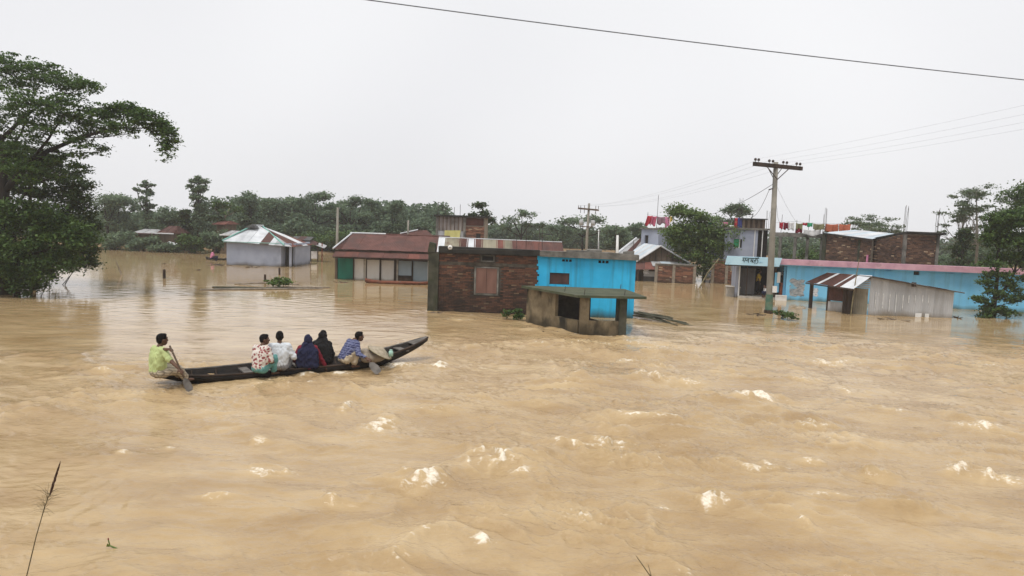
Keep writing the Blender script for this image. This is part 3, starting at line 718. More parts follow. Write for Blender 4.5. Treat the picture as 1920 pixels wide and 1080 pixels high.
# ---- big spreading tree at the left edge
b0 = P(8, 552)
D0 = b0.y
def at0(px, py, dy=0.0):
    q = PY(px, py, D0 + dy); return (q.x - b0.x, q.y - b0.y, q.z)
rng0 = np.random.RandomState(4)
lobes = []
for (px, py, w, h, n, dy) in [(20, 140, 60, 22, 26, 0), (75, 150, 55, 20, 24, 1.0), (125, 168, 45, 18, 20, 0.4), (160, 165, 22, 8, 8, 0), (-40, 150, 70, 26, 24, 0), (-120, 170, 80, 30, 20, 0),
        (40, 200, 60, 18, 22, -1.2), (100, 205, 50, 16, 20, -.6), (10, 235, 50, 18, 16, 1.2), (-60, 230, 60, 20, 16, 0), (75, 245, 40, 14, 14, -1.0), (130, 232, 34, 12, 14, .6),
        (190, 218, 34, 14, 20, 0), (235, 214, 32, 12, 20, .3), (272, 226, 28, 12, 18, 0), (300, 246, 20, 14, 14, .2), (318, 262, 14, 12, 9, 0), (312, 284, 10, 10, 6, 0), (170, 250, 26, 12, 10, .4), (215, 240, 22, 8, 9, -.4), (148, 278, 24, 12, 8, -.4), (250, 250, 10, 6, 3, 0), (115, 300, 22, 10, 7, .3), (60, 275, 40, 14, 12, .5), (95, 315, 30, 12, 10, -.4), (20, 295, 34, 16, 14, -1.0), (150, 318, 22, 9, 6, .2), (185, 285, 16, 8, 4, .2), (40, 330, 40, 16, 14, -1.2)]:
    x, y, z = at0(px, py, dy); k = D0 / FPX
    lobes.append((x, y, z, w * k, w * k * .8, h * k * 1.9, int(n * 3.4)))
trunk = [([(0, 0, -1.6), at0(8, 430), at0(6, 352), at0(2, 260)], [.30, .27, .22, .12]),
         ([at0(10, 356), at0(45, 318), at0(88, 284), at0(150, 258), at0(215, 240), at0(275, 240)], [.15, .13, .10, .075, .05, .02]),
         ([at0(45, 318), at0(90, 262, -.5), at0(120, 215, -.5)], [.07, .05, .02]), ([at0(2, 262), at0(50, 215), at0(105, 178)], [.10, .06, .02]),
         ([at0(2, 262), at0(-40, 200), at0(-90, 170)], [.10, .06, .02]), ([at0(4, 300), at0(40, 250, 1), at0(60, 190, 1)], [.08, .05, .02]), ([at0(6, 420), at0(60, 345, .4), at0(110, 330, .4)], [.08, .05, .02])]
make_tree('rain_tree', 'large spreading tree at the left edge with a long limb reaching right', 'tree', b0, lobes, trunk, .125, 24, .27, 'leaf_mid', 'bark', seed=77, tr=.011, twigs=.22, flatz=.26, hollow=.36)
def mass(name, label, cat, px, py, lob, mat, leaf, m, crad, seed, dyb=0.0, hollow=.42):
    b = P(px, py); D = b.y; k = D / FPX; L = []
    for (x, y, w, h, n) in lob:
        q = PY(x, y, D + dyb); L.append((q.x - b.x, q.y - b.y, q.z, w * k, w * k * .8, h * k, n))
    zt = max(l[2] for l in L)
    T = [([(0, 0, -1.6), (.1, 0, zt * .5), (.0, 0, zt * .85)], [.16, .11, .04])]
    return make_tree(name, label, cat, b, L, T, leaf, m, crad, mat, 'bark', seed=seed, tr=.012, twigs=.15, hollow=hollow)
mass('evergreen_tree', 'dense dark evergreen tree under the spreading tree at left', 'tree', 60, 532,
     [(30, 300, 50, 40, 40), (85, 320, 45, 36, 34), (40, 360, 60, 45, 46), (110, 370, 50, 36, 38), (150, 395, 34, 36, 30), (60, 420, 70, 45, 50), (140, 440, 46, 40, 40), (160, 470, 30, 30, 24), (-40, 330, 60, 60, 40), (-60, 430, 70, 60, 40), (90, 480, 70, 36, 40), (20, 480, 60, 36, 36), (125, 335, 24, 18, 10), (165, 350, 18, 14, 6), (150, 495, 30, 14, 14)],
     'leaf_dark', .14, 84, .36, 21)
mass('waterside_shrub', 'bright dark-green shrub drooping into the water at lower left', 'shrub', 30, 556,
     [(30, 410, 60, 40, 40), (90, 420, 45, 40, 34), (120, 460, 40, 36, 30), (40, 470, 70, 40, 44), (100, 500, 46, 28, 26), (20, 520, 50, 26, 28), (55, 540, 28, 14, 14), (-40, 480, 60, 50, 40), (70, 515, 40, 22, 20), (150, 450, 26, 34, 16)],
     'leaf_mid', .14, 78, .34, 22)
# ---- tree standing in the flood at right
b1_ = P(1862, 596); D1 = b1_.y
def at1(px, py, dy=0.0):
    q = PY(px, py, D1 + dy); return (q.x - b1_.x, q.y - b1_.y, q.z)
k1 = D1 / FPX
lob = []
for (px, py, w, h, n) in [(1880, 418, 34, 22, 26), (1915, 410, 30, 22, 22), (1868, 450, 26, 22, 22), (1905, 455, 40, 24, 32), (1945, 440, 36, 36, 26), (1890, 485, 34, 12, 16), (1925, 490, 30, 16, 16), (1855, 495, 20, 7, 5), (1880, 515, 26, 6, 6), (1850, 530, 14, 7, 6), (1840, 560, 12, 6, 5), (1895, 535, 18, 8, 7), (1912, 560, 16, 8, 6), (1880, 555, 14, 7, 6), (1858, 515, 16, 7, 6), (1862, 548, 18, 6, 5), (1905, 545, 16, 6, 4), (1915, 520, 14, 6, 4), (1850, 565, 14, 6, 5), (1868, 582, 26, 8, 14), (1845, 590, 14, 5, 6), (1890, 588, 18, 5, 8), (1898, 565, 12, 5, 4), (1865, 432, 16, 16, 10)]:
    x, y, z = at1(px, py); lob.append((x, y, z, w * k1, w * k1 * .8, h * k1, int(n * (2.2 if n > 15 else 1.4))))
make_tree('flooded_tree', 'leafy forked tree standing in the flood before the blue wall at right', 'tree', b1_, lob,
          [([(0, 0, -1.6), at1(1863, 575), at1(1866, 555), at1(1870, 520), at1(1872, 470), at1(1880, 420)], [.13, .12, .10, .075, .06, .02]),
           ([at1(1867, 560), at1(1885, 540), at1(1902, 512), at1(1910, 470)], [.075, .065, .055, .03])],
          .13, 48, .22, 'leaf_mid', 'bark', seed=31, tr=.012, twigs=.2)
# ---- tree among the houses in the middle
mass('leafy_tree', 'bushy green tree between the stair tower and the grey building', 'tree', 1318, 529,
     [(1275, 400, 26, 12, 24), (1310, 412, 30, 16, 28), (1290, 432, 36, 18, 36), (1335, 436, 30, 18, 32), (1365, 440, 24, 16, 20), (1270, 455, 28, 18, 28), (1312, 462, 36, 20, 38), (1350, 462, 26, 16, 22), (1290, 485, 28, 18, 26), (1325, 492, 26, 16, 22), (1318, 512, 16, 12, 8), (1262, 440, 16, 10, 10), (1345, 500, 12, 10, 6)],
     'leaf_fresh', .19, 62, .5, 41)
# ---- small growths in the water
def tuft(name, label, px, py, W, Ht, mat, leaf, m, seed, stems=5):
    b = P(px, py); rng = np.random.RandomState(seed)
    L = [((rng.rand() - .5) * W, (rng.rand() - .5) * W * .6, Ht * (.15 + .6 * rng.rand()), W * .22, W * .2, Ht * .2, 6) for _ in range(7)]
    T = [([(0, 0, -.3), (rng.randn() * W * .2, rng.randn() * W * .1, Ht * .8)], [.012, .006]) for _ in range(stems)]
    return make_tree(name, label, 'plant', b, L, T, leaf, m, W * .12, mat, 'dead_stem', seed=seed, tr=.006, limbs=False, part='foliage')
tuft('climbing_plant', 'dark leafy plant in the water at the left corner of the concrete shelter', 968, 600, .8, .55, 'leaf_mid', .11, 12, 51)
tuft('reed_clump', 'small green bush in the water beside the tall power pole', 1474, 600, .75, .42, 'leaf_mid', .12, 14, 52)
tuft('water_plant', 'bright green plant growing through the floating bamboo poles', 527, 541, 1.15, .85, 'leaf_bright', .17, 12, 53)
# ------------------------------------------------------------------ building helpers
rnd = random.Random(5)
def sheet_mb(p00, p10, p11, p01, pitch=.09, amp=.014, thick=.004, mb=None):
    p00, p10, p11, p01 = (Vector(p) for p in (p00, p10, p11, p01))
    u = max((p10 - p00).length, (p11 - p01).length)
    n = max(2, min(160, int(u / pitch * 4)))
    nrm = (p10 - p00).cross(p01 - p00) if (p01 - p00).length > 1e-6 else (p10 - p00).cross(p11 - p00)
    nrm.normalize()
    vs = []; fs = []
    for i in range(n + 1):
        s = i / n; w = nrm * (amp * math.sin(2 * math.pi * s * u / pitch))
        vs += [p00.lerp(p10, s) + w, p01.lerp(p11, s) + w]
    for i in range(n): fs.append((2 * i, 2 * i + 2, 2 * i + 3, 2 * i + 1))
    return (mb or MB()).add(vs, fs)
def sheet(name, mat, parent, p00, p10, p11, p01, pitch=.09, amp=.014):
    return sheet_mb(p00, p10, p11, p01, pitch, amp).build(name, mat, parent, smooth=True)
def sheets(name, mats, parent, p00, p10, p11, p01, n, cuts=None, lift=.012, pitch=.09, amp=.014):
    """a slope covered with n separate sheets, every other one lapped over its neighbours"""
    p00, p10, p11, p01 = (Vector(p) for p in (p00, p10, p11, p01))
    nrm = (p10 - p00).cross(p01 - p00); nrm.normalize()
    cuts = cuts or [i / n for i in range(n + 1)]
    for i in range(len(cuts) - 1):
        a, b = max(0, cuts[i] - .006), min(1, cuts[i + 1] + .006); k = nrm * (lift * (i % 2) + rnd.uniform(0, .006))
        e = rnd.uniform(-.02, .02)
        q0, q1 = p00.lerp(p10, a) + k, p00.lerp(p10, b) + k; t1, t0 = p01.lerp(p11, b) + k, p01.lerp(p11, a) + k
        q0 = q0 + (q0 - t0) * e; q1 = q1 + (q1 - t1) * e
        m = mats[i % len(mats)] if isinstance(mats, (list, tuple)) else mats
        sheet(name, MATS[m], parent, q0, q1, t1, t0, pitch, amp)
def hip_face(name, mats, parent, e0, e1, r0, r1, n, cuts=None, pitch=.09, amp=.014):
    """one hipped slope: parallel sheets from the eave e0-e1 cut off along the hips to the ridge r0-r1"""
    e0, e1, r0, r1 = (Vector(p) for p in (e0, e1, r0, r1)); d = e1 - e0; L = d.length; u = d / L
    s0, s1 = max(.001, (r0 - e0).dot(u) / L), min(.999, (r1 - e0).dot(u) / L)
    if s1 < s0: s0 = s1 = (s0 + s1) / 2
    up0, up1 = r0 - (e0 + u * (s0 * L)), r1 - (e0 + u * (s1 * L)); up = (up0 + up1) / 2
    nrm = u.cross(up).normalized()
    v = lambda s: s / s0 if s < s0 else (1.0 if s <= s1 else (1 - s) / (1 - s1))
    cuts = cuts or [i / n for i in range(n + 1)]
    for i in range(len(cuts) - 1):
        ks = sorted({cuts[i], cuts[i + 1]} | {c for c in (s0, s1) if cuts[i] < c < cuts[i + 1]}); mb = MB(); k = nrm * (.012 * (i % 2))
        for a, b in zip(ks[:-1], ks[1:]):
            if b - a < 1e-4: continue
            pa, pb_ = e0 + d * a + k, e0 + d * b + k
            sheet_mb(pa, pb_, pb_ + up * v(b), pa + up * v(a), pitch, amp, mb=mb)
        mb.build(name, MATS[mats[i % len(mats)]], parent, smooth=True)
_BV = {}
def brick_variant(mat, L, Hh, D, k):
    key = (mat, round(L, 3), k)
    if key not in _BV:
        r_ = random.Random(k * 31 + 7); mb = MB(); t = (k + .5) / 14 * .85 if k < 13 else 1.1
        mb.box(-L / 2, L / 2, -D / 2, D / 2, -Hh / 2, Hh / 2, j=.004)
        # chamfered face edges from a few extra points
        me = bpy.data.meshes.new('brick'); me.from_pydata(mb.v, [], mb.f)
        a = me.attributes.new('tint', 'FLOAT', 'FACE'); a.data.foreach_set('value', [t] * len(me.polygons))
        me.materials.append(MATS[mat]); _BV[key] = me
    return _BV[key]
def bricks(parent, s0, s1, z0, z1, y, holes, mat, single=0, L=.215, Hh=.054, gap=.013, D=.05, top=None, bot=None, name='brickwork', axis='x', skip=.0):
    """running-bond brick field on local plane y; the first `single` (nearest the middle) are objects, the rest one joined part"""
    cells = []; row = 0; z = z0
    while z + Hh <= z1 + 1e-6:
        off = (row % 2) * (L + gap) / 2
        s = s0 - off
        while s < s1:
            a, b = max(s, s0), min(s + L, s1)
            if b - a > .04:
                c, zc = (a + b) / 2, z + Hh / 2
                ok = not any(h[0] < c + (b - a) / 2 - .01 and h[1] > c - (b - a) / 2 + .01 and h[2] < zc + Hh / 2 and h[3] > zc - Hh / 2 for h in holes)
                if ok and top and zc + Hh / 2 > top(c): ok = False
                if ok and bot and zc < bot(c): ok = False
                if ok and rnd.random() >= skip: cells.append((c, zc, b - a))
            s += L + gap
        z += Hh + gap; row += 1
    rnd.shuffle(cells)
    full = [c for c in cells if c[2] > L - .01]
    ind = set(full[:single])
    for (c, zc, w) in list(ind):
        o = link('brick', brick_variant(mat, L, Hh, D, rnd.randrange(14)), None, parent)
        o.location = (c, y + rnd.uniform(-.008, .006), zc) if axis == 'x' else (y, c, zc)
        if axis == 'y': o.rotation_euler = (0, 0, math.pi / 2)
    rest = [c for c in cells if c not in ind]
    if rest:
        mb = MB()
        for (c, zc, w) in rest:
            dy = rnd.uniform(-.008, .006); t = rnd.random() * .78 if rnd.random() > .06 else rnd.uniform(.85, 1.1)
            if axis == 'x': mb.box(c - w / 2, c + w / 2, y - D / 2 + dy, y + D / 2 + dy, zc - Hh / 2, zc + Hh / 2, t, .003)
            else: mb.box(y - D / 2 + dy, y + D / 2 + dy, c - w / 2, c + w / 2, zc - Hh / 2, zc + Hh / 2, t, .003)
        tag(mb.build(name, MATS[mat], parent), kind='stuff')
def bars(parent, x, y, z0, z1, n=4, sp=.14, name='rebar'):
    for i in range(n):
        a, b = x + sp * (i % 2) + rnd.uniform(-.02, .02), y + sp * (i // 2)
        h = z1 + rnd.uniform(-.15, .1)
        MB().tube([(a, b, z0), (a + rnd.uniform(-.02, .02), b, (z0 + h) / 2), (a + rnd.uniform(-.05, .05), b + rnd.uniform(-.05, .05), h)], .010, 5).build(name, MATS['iron'], parent)

# ================================================================== brick and blue house
F1 = Frame(P(806, 583), P(1187, 598)); W1 = F1.w
br = thing('brick_house', 'flat-roofed flooded house, left half bare brick and right half bright blue', 'house', F1.o, F1.a)
zt = F1.z(1000, 479)                                # underside of the roof beam
sb = F1.s(1008, 540)                                # brick / blue joint
xl = F1.s(822, 530)
m_ = MATS
win = F1.hit(893, 502) + F1.hit(931, 551)           # s0,z1,s1,z0
vent = F1.hit(904, 480) + F1.hit(925, 489)
bwin = F1.hit(1031, 511) + F1.hit(1067, 534)
band = (F1.z(910, 499), F1.z(910, 493))
# core walls (mortar plane) cut around the openings
def wall_grid(name, mat, parent, s0, s1, z0, z1, holes, y0, y1):
    xs = sorted({s0, s1} | {h[0] for h in holes} | {h[1] for h in holes}); zs = sorted({z0, z1} | {h[2] for h in holes} | {h[3] for h in holes})
    mb = MB()
    for i in range(len(xs) - 1):
        for k in range(len(zs) - 1):
            cx, cz = (xs[i] + xs[i + 1]) / 2, (zs[k] + zs[k + 1]) / 2
            if any(h[0] < cx < h[1] and h[2] < cz < h[3] for h in holes): continue
            mb.box(xs[i], xs[i + 1], y0, y1, zs[k], zs[k + 1])
    return mb.build(name, mat, parent)
H1 = [(win[0], win[2], win[3], win[1]), (vent[0], vent[2], vent[3], vent[1])]
wall_grid('mortar_wall', m_['brick_mortar'], br, xl, sb, -1.2, zt, H1, .02, .25)
bricks(br, xl + .01, sb - .02, -.35, zt - .01, .005, [(h[0] - .07, h[1] + .07, h[2] - .07, h[3] + .05) for h in H1] + [(-9, 99, band[0], band[1])], 'brick_old', 300)
box('lintel_band', m_['lintel_dirty'], br, xl, sb - .03, -.015, .02, band[0], band[1], j=.004)
# blue half with its own openings and a ragged plaster edge
bv = [F1.hit(1054, 486) + F1.hit(1072, 491), F1.hit(1122, 488) + F1.hit(1141, 494)]
H2 = [(bwin[0], bwin[2], bwin[3], bwin[1])] + [(v[0], v[2], v[3], v[1]) for v in bv]
wall_grid('plaster_wall', m_['blue_paint'], br, sb + .06, W1, -1.2, zt, H2, -.035, .25)
eg = MB(); N = 34
for i in range(N):
    z0_, z1_ = -.4 + (zt + .4) * i / N, -.4 + (zt + .4) * (i + 1) / N
    e = sb - .03 + .05 * math.sin(i * 1.9) + rnd.uniform(-.04, .04)
    eg.box(e, sb + .059, -.034, .01, z0_, z1_ - .002)
eg.build('plaster_edge', m_['blue_paint'], br)
for h in H2[1:]:
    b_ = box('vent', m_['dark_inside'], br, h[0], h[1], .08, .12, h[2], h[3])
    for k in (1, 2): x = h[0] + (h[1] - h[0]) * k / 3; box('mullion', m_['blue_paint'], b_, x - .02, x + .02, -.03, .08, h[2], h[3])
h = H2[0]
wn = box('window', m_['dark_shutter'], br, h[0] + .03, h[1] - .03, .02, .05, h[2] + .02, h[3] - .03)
MB().box(h[0], h[1], -.02, .06, h[3] - .03, h[3]).box(h[0], h[0] + .03, -.02, .06, h[2], h[3] - .03).box(h[1] - .03, h[1], -.02, .06, h[2], h[3] - .03).build('frame', m_['wood_dark'], wn)
# brick-side window: plaster surround and two shutter leaves
h = H1[0]
wn = thing('window', None, None, (0, 0, 0)); wn.parent = br
MB().box(h[0] - .07, h[0], -.03, .06, h[2] - .07, h[3] + .05).box(h[1], h[1] + .07, -.03, .06, h[2] - .07, h[3] + .05).box(h[0], h[1], -.03, .06, h[3], h[3] + .05).box(h[0], h[1], -.04, .06, h[2] - .08, h[2]).build('frame', m_['concrete'], wn)
mid = (h[0] + h[1]) / 2
for a, b in ((h[0] + .01, mid - .008), (mid + .008, h[1] - .01)):
    MB().box(a, b, .0, .03, h[2] + .01, h[3] - .01).box(a, a + .05, -.012, .0, h[2] + .01, h[3] - .01).box(b - .05, b, -.012, .0, h[2] + .01, h[3] - .01).box(a + .05, b - .05, -.012, .0, h[2] + .01, h[2] + .08).box(a + .05, b - .05, -.012, .0, h[3] - .08, h[3] - .01).build('shutter', m_['brown_shutter'], wn)
h = H1[1]
vn = box('vent', m_['dark_inside'], br, h[0], h[1], .08, .12, h[2], h[3])
MB().box(h[0] - .05, h[0], -.03, .05, h[2] - .05, h[3] + .05).box(h[1], h[1] + .05, -.03, .05, h[2] - .05, h[3] + .05).box(h[0], h[1], -.03, .05, h[3], h[3] + .05).box(h[0], h[1], -.03, .05, h[2] - .05, h[2]).build('frame', m_['concrete'], vn)
# corner column, beam, roof slab, side and back walls
ztop = F1.z(905, 464)
box('corner_column', m_['concrete_moss'], br, F1.s(803, 540), xl, -.10, .25, -1.3, zt, j=.01)
MB().prism([(F1.s(808, 460) - .04, -.14, ztop + .16), (F1.s(817, 460), -.14, ztop + .10), (F1.s(817, 460), -.14, zt + .003), (F1.s(803, 500) - .02, -.14, zt + .003)], (0, .4, 0)).build('column_head', m_['concrete_moss'], br)
zr = F1.z(1120, 465)
MB().prism([(xl, -.20, zt), (F1.s(1012, 480), -.20, zt), (F1.s(1012, 480), -.20, ztop - .03), (xl, -.20, ztop)], (0, .45, 0)).build('roof_beam', m_['black_mould'], br)
MB().prism([(F1.s(1012, 480), -.22, zt - .02), (W1 + .10, -.22, zt - .05), (W1 + .10, -.22, zt + .17), (F1.s(1140, 470), -.22, zt + .24), (F1.s(1058, 465), -.22, ztop - .05), (F1.s(1012, 480), -.22, ztop - .05)], (0, .47, 0)).build('roof_beam', m_['concrete'], br)
box('roof_slab', m_['black_mould'], br, xl, W1 + .05, .25, 6.0, zt - .14, zt - .01)
wall_grid('side_wall', m_['brick_mortar'], br, xl, xl + .2, -1.2, zt - .15, [], .25, 5.9)
wall_grid('side_wall', m_['blue_paint'], br, W1 - .2, W1, -1.2, zt - .15, [], .25, 5.9)
wall_grid('back_wall', m_['brick_mortar'], br, xl + .2, W1 - .2, -1.2, zt - .15, [], 5.7, 5.9)
k = 0
for px, y1 in ((968, 428), (986, 432), (1010, 424), (1016, 428), (1122, 428), (1154, 423), (1188, 450)):
    s_ = F1.s(px, 470); MB().tube([(s_, .1, zt + .1), (s_ + rnd.uniform(-.02, .02), .12, F1.z(px, y1))], .010, 5).build('rebar', m_['iron'], br)
s_, z_ = F1.hit(844, 464, -.22)
mb = MB(); mb.tube([(s_, -.20, z_), (s_, -.23, z_), (s_, -.26, z_)], [.085, .10, .06], 14); mb.build('insulator', m_['porcelain'], br, smooth=True)
MB().tube([(s_, -.258, z_), (s_, -.275, z_)], [.03, .025], 10).build('insulator_hole', m_['iron'], br)
MB().tube([(s_, -.27, z_ - .09), (F1.s(900, 462), -.24, ztop - .08), (F1.s(980, 466), -.24, ztop - .06)], .006, 5).build('service_wire', m_['cable'], br)
# low broken parapet at the right end
for a, b_, h_ in ((1062, 1100, .10), (1101, 1128, .16), (1170, 1189, .14)):
    box('parapet_block', m_['concrete'], br, F1.s(a, 470), F1.s(b_, 470), -.1, .2, zt + .14, zt + .17 + h_, j=.02)
# ================================================================== concrete shelter in front of it
C0, C1, C2 = P(986, 607), P(1094, 631), P(1173, 633)
F2 = Frame(C1, C2)
sh = thing('concrete_shelter', 'mossy roofless-sided concrete shelter with thin slab roof before the blue wall', 'shelter', F2.o, F2.a)
c0 = F2.loc(C0); w2 = F2.w
zs = F2.z(1130, 558)
def wl(name, mat, a, b, th_, z0, z1, parent=sh):
    a = Vector((a[0], a[1], 0)); b = Vector((b[0], b[1], 0)); d = (b - a).normalized(); n = Vector((-d.y, d.x, 0)) * th_
    mb = MB(); p = [a, b, b + n, a + n]
    return mb.prism([(q.x, q.y, z0) for q in p], (0, 0, z1 - z0)).build(name, mat, parent)
left = lambda k: (c0.x * (1 - k), c0.y * (1 - k))      # k=0 far left corner, 1 = near corner (origin)
wl('side_panel', m_['plaster_dirty'], left(.0), left(.52), .14, -1.2, zs)
wl('low_wall', m_['plaster_dirty'], left(.521), left(.90), .14, -1.2, F2.z(1095, 602) * .95)
wl('low_wall', m_['plaster_dirty'], (.13, .02), (w2 - .25, .02), .13, -1.2, F2.z(1130, 602))
box('column', m_['plaster_dirty'], sh, -.14, .16, -.02, .26, -1.2, zs)
box('column', m_['concrete_moss'], sh, w2 - .26, w2, -.02, .24, -1.2, zs)
dpt = c0.y * .93
box('column', m_['concrete_moss'], sh, w2 + .12, w2 + .30, dpt - .15, dpt, -1.2, zs)
wl('back_partition', m_['brick_mortar'], (c0.x + .35, dpt), (.62, dpt), .12, -1.2, zs)
ofs = [(c0.x - .22, c0.y + .05), (-.30, -.30), (w2 + .62, -.18), (w2 + .45, dpt + .1), (c0.x + .6, dpt + .35)]
MB().prism([(x, y, zs + .002) for x, y in ofs], (0, 0, .085)).build('roof_slab', m_['slab_moss'], sh)
for (x, y) in ((-.05, -.1), (w2 - .1, .05), (w2 + .25, dpt - .05), (-.6, .9)): MB().tube([(x, y, zs + .08), (x + .02, y, zs + .27)], .012, 5).build('rebar', m_['iron'], sh)
MB().prism([(.35, dpt * .55, .25), (1.15, dpt * .45, .32), (1.3, dpt * .6, .20), (.5, dpt * .7, .38)], (0, 0, .03)).build('fallen_board', m_['wood_dark'], sh)
# ================================================================== bamboo heap by the blue corner
bb = P(1192, 600)
hp = thing('bamboo_heap', 'heap of dark bamboo poles lying in the water by the blue corner', 'bamboo', bb, 0)
for i in range(16):
    a = Vector((rnd.uniform(-.1, .2), rnd.uniform(0, 1.0), rnd.uniform(.08, .34))); b = Vector((rnd.uniform(1.2, 2.1), rnd.uniform(-1.3, .4), rnd.uniform(-.04, .16)))
    MB().tube([a, a.lerp(b, .5) + Vector((0, 0, .05)), b], [.03, .027, .02], 6).build('pole', m_['bamboo_dark'], hp)
# ================================================================== shop row with rusty roof
F3 = Frame(P(629, 524), P(808, 530)); W3 = F3.w
sr = thing('shop_row', 'row of shuttered shops under a rusty red tin roof, green door at left', 'shops', F3.o, F3.a)
z3 = F3.z(700, 484)
def f3(x0, x1, y0, y1): a = F3.hit(x0, y0); b = F3.hit(x1, y1); return a[0], b[0], b[1], a[1]
box('wall', m_['wood_old'], sr, 0, W3 + 1.0, .10, .25, -1.2, z3 + .1)
for (a, b, y0, y1, mt, nm) in ((633, 662, 484, 530, 'green_door', 'door'), (663, 681, 485, 530, 'white_panel', 'shutter'), (688, 711, 487, 530, 'white_panel', 'shutter'), (715, 738, 488, 530, 'white_panel', 'shutter'), (747, 771, 489, 517, 'bluegrey_panel', 'window_shutter'), (775, 802, 490, 530, 'bluegrey_panel', 'shutter')):
    s0, s1, z0, z1 = f3(a, b, y0, y1)
    if nm != 'window_shutter': z0 = -1.0
    mb = MB(); n = max(3, int((s1 - s0) / .11)); st = (s1 - s0) / n
    for i in range(n): mb.box(s0 + i * st, s0 + i * st + st * .80, .052, .098, z0, z1).box(s0 + i * st + st * .8, s0 + (i + 1) * st, .058, .098, z0, z1)
    d_ = mb.build(nm, m_[mt], sr)
for px, mt, wd in ((630, 'wood_old', .12), (663, 'wood_dark', .07), (684, 'concrete_pale', .14), (713, 'wood_dark', .08), (741, 'wood_dark', .14), (745, 'concrete_pale', .10), (773, 'wood_dark', .07), (803, 'white_panel', .07)):
    s_ = F3.s(px, 505); box('post', m_[mt], sr, s_ - wd / 2, s_ + wd / 2, -.05, .044, -1.2, z3)
s0, s1, z0, z1 = f3(747, 771, 517, 521); box('sill', m_['wood_dark'], sr, s0, s1, .0, .05, z0, z1)
# roof: lower apron, upper slope, hip end
ze = F3.z(720, 470, -.6); zl = F3.z(720, 484, -.9); zrg = F3.z(720, 440, 2.2)
sl = F3.s(622, 470, -.9)
sheets('apron_sheet', ['rust', 'rust_red', 'rust', 'rust', 'rust', 'rust', 'rust_red'], sr, (sl, -.9, zl), (W3 + .9, -.9, zl), (W3 + .9, -.35, ze - .05), (sl + .15, -.35, ze - .05), 9)
ul, rl = F3.s(626, 464, -.55), F3.s(660, 438, 2.2)
hip_face('roof_sheet', ['rust', 'rust', 'rust', 'rust'], sr, (ul, -.55, ze), (W3 + .9, -.55, ze), (rl, 2.2, zrg), (W3 + .9, 2.2, zrg), 10)
hip_face('roof_sheet', ['rust'], sr, (ul, 4.95, ze), (ul, -.55, ze), (rl, 2.2, zrg), (rl, 2.2, zrg), 4)
hip_face('roof_sheet', ['rust'], sr, (W3 + .9, 4.95, ze), (ul, 4.95, ze), (W3 + .9, 2.2, zrg), (rl, 2.2, zrg), 8)
MB().tube([(ul - .05, -.58, ze + .03), (rl, 2.2, zrg + .04)], .05, 6).build('ridge_cap', m_['tin_white'], sr)
MB().tube([(rl - .1, 2.2, zrg + .05), (rl + 2.2, 2.2, zrg + .05)], .06, 6).build('ridge_cap', m_['tin_white'], sr)
MB().tube([(rl + 2.2, 2.2, zrg + .03), (W3 + .9, 2.2, zrg + .03)], .05, 6).build('ridge_cap', m_['rust'], sr)
box('fascia', m_['wood_dark'], sr, sl + .1, W3 + .9, -.50, -.46, ze - .13, ze - .03)
box('eave_board', m_['wood_dark'], sr, sl + .05, W3 + .85, -.86, -.83, zl - .07, zl - .015)
box('back_wall', m_['wood_old'], sr, .1, W3 + .9, 4.6, 4.7, -1.2, ze)
box('side_wall', m_['wood_old'], sr, .0, .1, .25, 4.6, -1.2, ze - .15)
# boat moored at the shops
def canoe(name, label, A, Bp, w, sheer, mat, inner, parentgroup=None):
    fr = Frame(A, Bp); r_ = thing(name, label, 'boat', fr.o, fr.a)
    mb = MB(); mi = MB(); n = 18
    for i in range(n + 1):
        t = i / n; hw = .03 + w * math.sin(math.pi * t) ** .7; zz = sheer + .28 * max(0, abs(t - .5) * 2 - .5) ** 2 * 2; kz = -.12 + (zz + .10) * max(0, abs(t - .5) * 2 - .55) ** 1.6 * 1.6
        kz = min(kz, zz - .05)
        mb.v += [(t * fr.w, -hw, zz), (t * fr.w, -hw * .75, (zz + kz) / 2), (t * fr.w, 0, kz), (t * fr.w, hw * .75, (zz + kz) / 2), (t * fr.w, hw, zz), (t * fr.w, hw - .04, zz), (t * fr.w, hw * .6, kz * .5 + zz * .5 - .02), (t * fr.w, 0, max(kz + .03, .02)), (t * fr.w, -hw * .6, kz * .5 + zz * .5 - .02), (t * fr.w, -hw + .04, zz)]
    for i in range(n):
        for q in range(10): a = i * 10 + q; b = i * 10 + (q + 1) % 10; mb.f.append((a, b, b + 10, a + 10)); mb.t.append(.5)
    mb.build('hull', m_[mat], r_, smooth=True)
    for t in (.2, .5, .8): box('thwart', m_[inner], r_, t * fr.w - .07, t * fr.w + .07, -w * .85, w * .85, sheer - .05, sheer - .02)
    return fr, r_
canoe('wooden_boat', 'empty reddish wooden boat moored along the shop shutters', P(688, 529) - Vector((0, .5, 0)), P(815, 533) - Vector((0, .5, 0)), .40, .14, 'boat_red', 'wood_old')
# ================================================================== pale grey house
F4 = Frame(P(425, 497), P(527, 500.5)); W4 = F4.w
gh = thing('grey_house', 'pale blue-grey house with white and rusty hipped tin roof', 'house', F4.o, F4.a)
z4 = F4.z(475, 454)
dp = 4.6
dw = F4.s(546, 500)
box('front_wall', m_['grey_blue_paint'], gh, 0, W4, 0, .18, -1.2, z4)
box('side_wall', m_['grey_blue_paint'], gh, 0, .18, .18, dp, -1.2, z4)
box('back_wall', m_['grey_blue_paint'], gh, .18, dw, dp - .18, dp, -1.2, z4)
box('doorway_panel', m_['dark_inside'], gh, W4 + .02, dw - .16, .9, .98, -1.2, z4 - .12)  # dark sheet in the open doorway, the shade inside put into its colour
box('inner_wall', m_['grey_blue_paint'], gh, W4 - .18, W4, .18, .9, -1.2, z4)
box('column', m_['grey_blue_paint'], gh, dw - .16, dw, 0, .16, -1.2, z4 - .1)
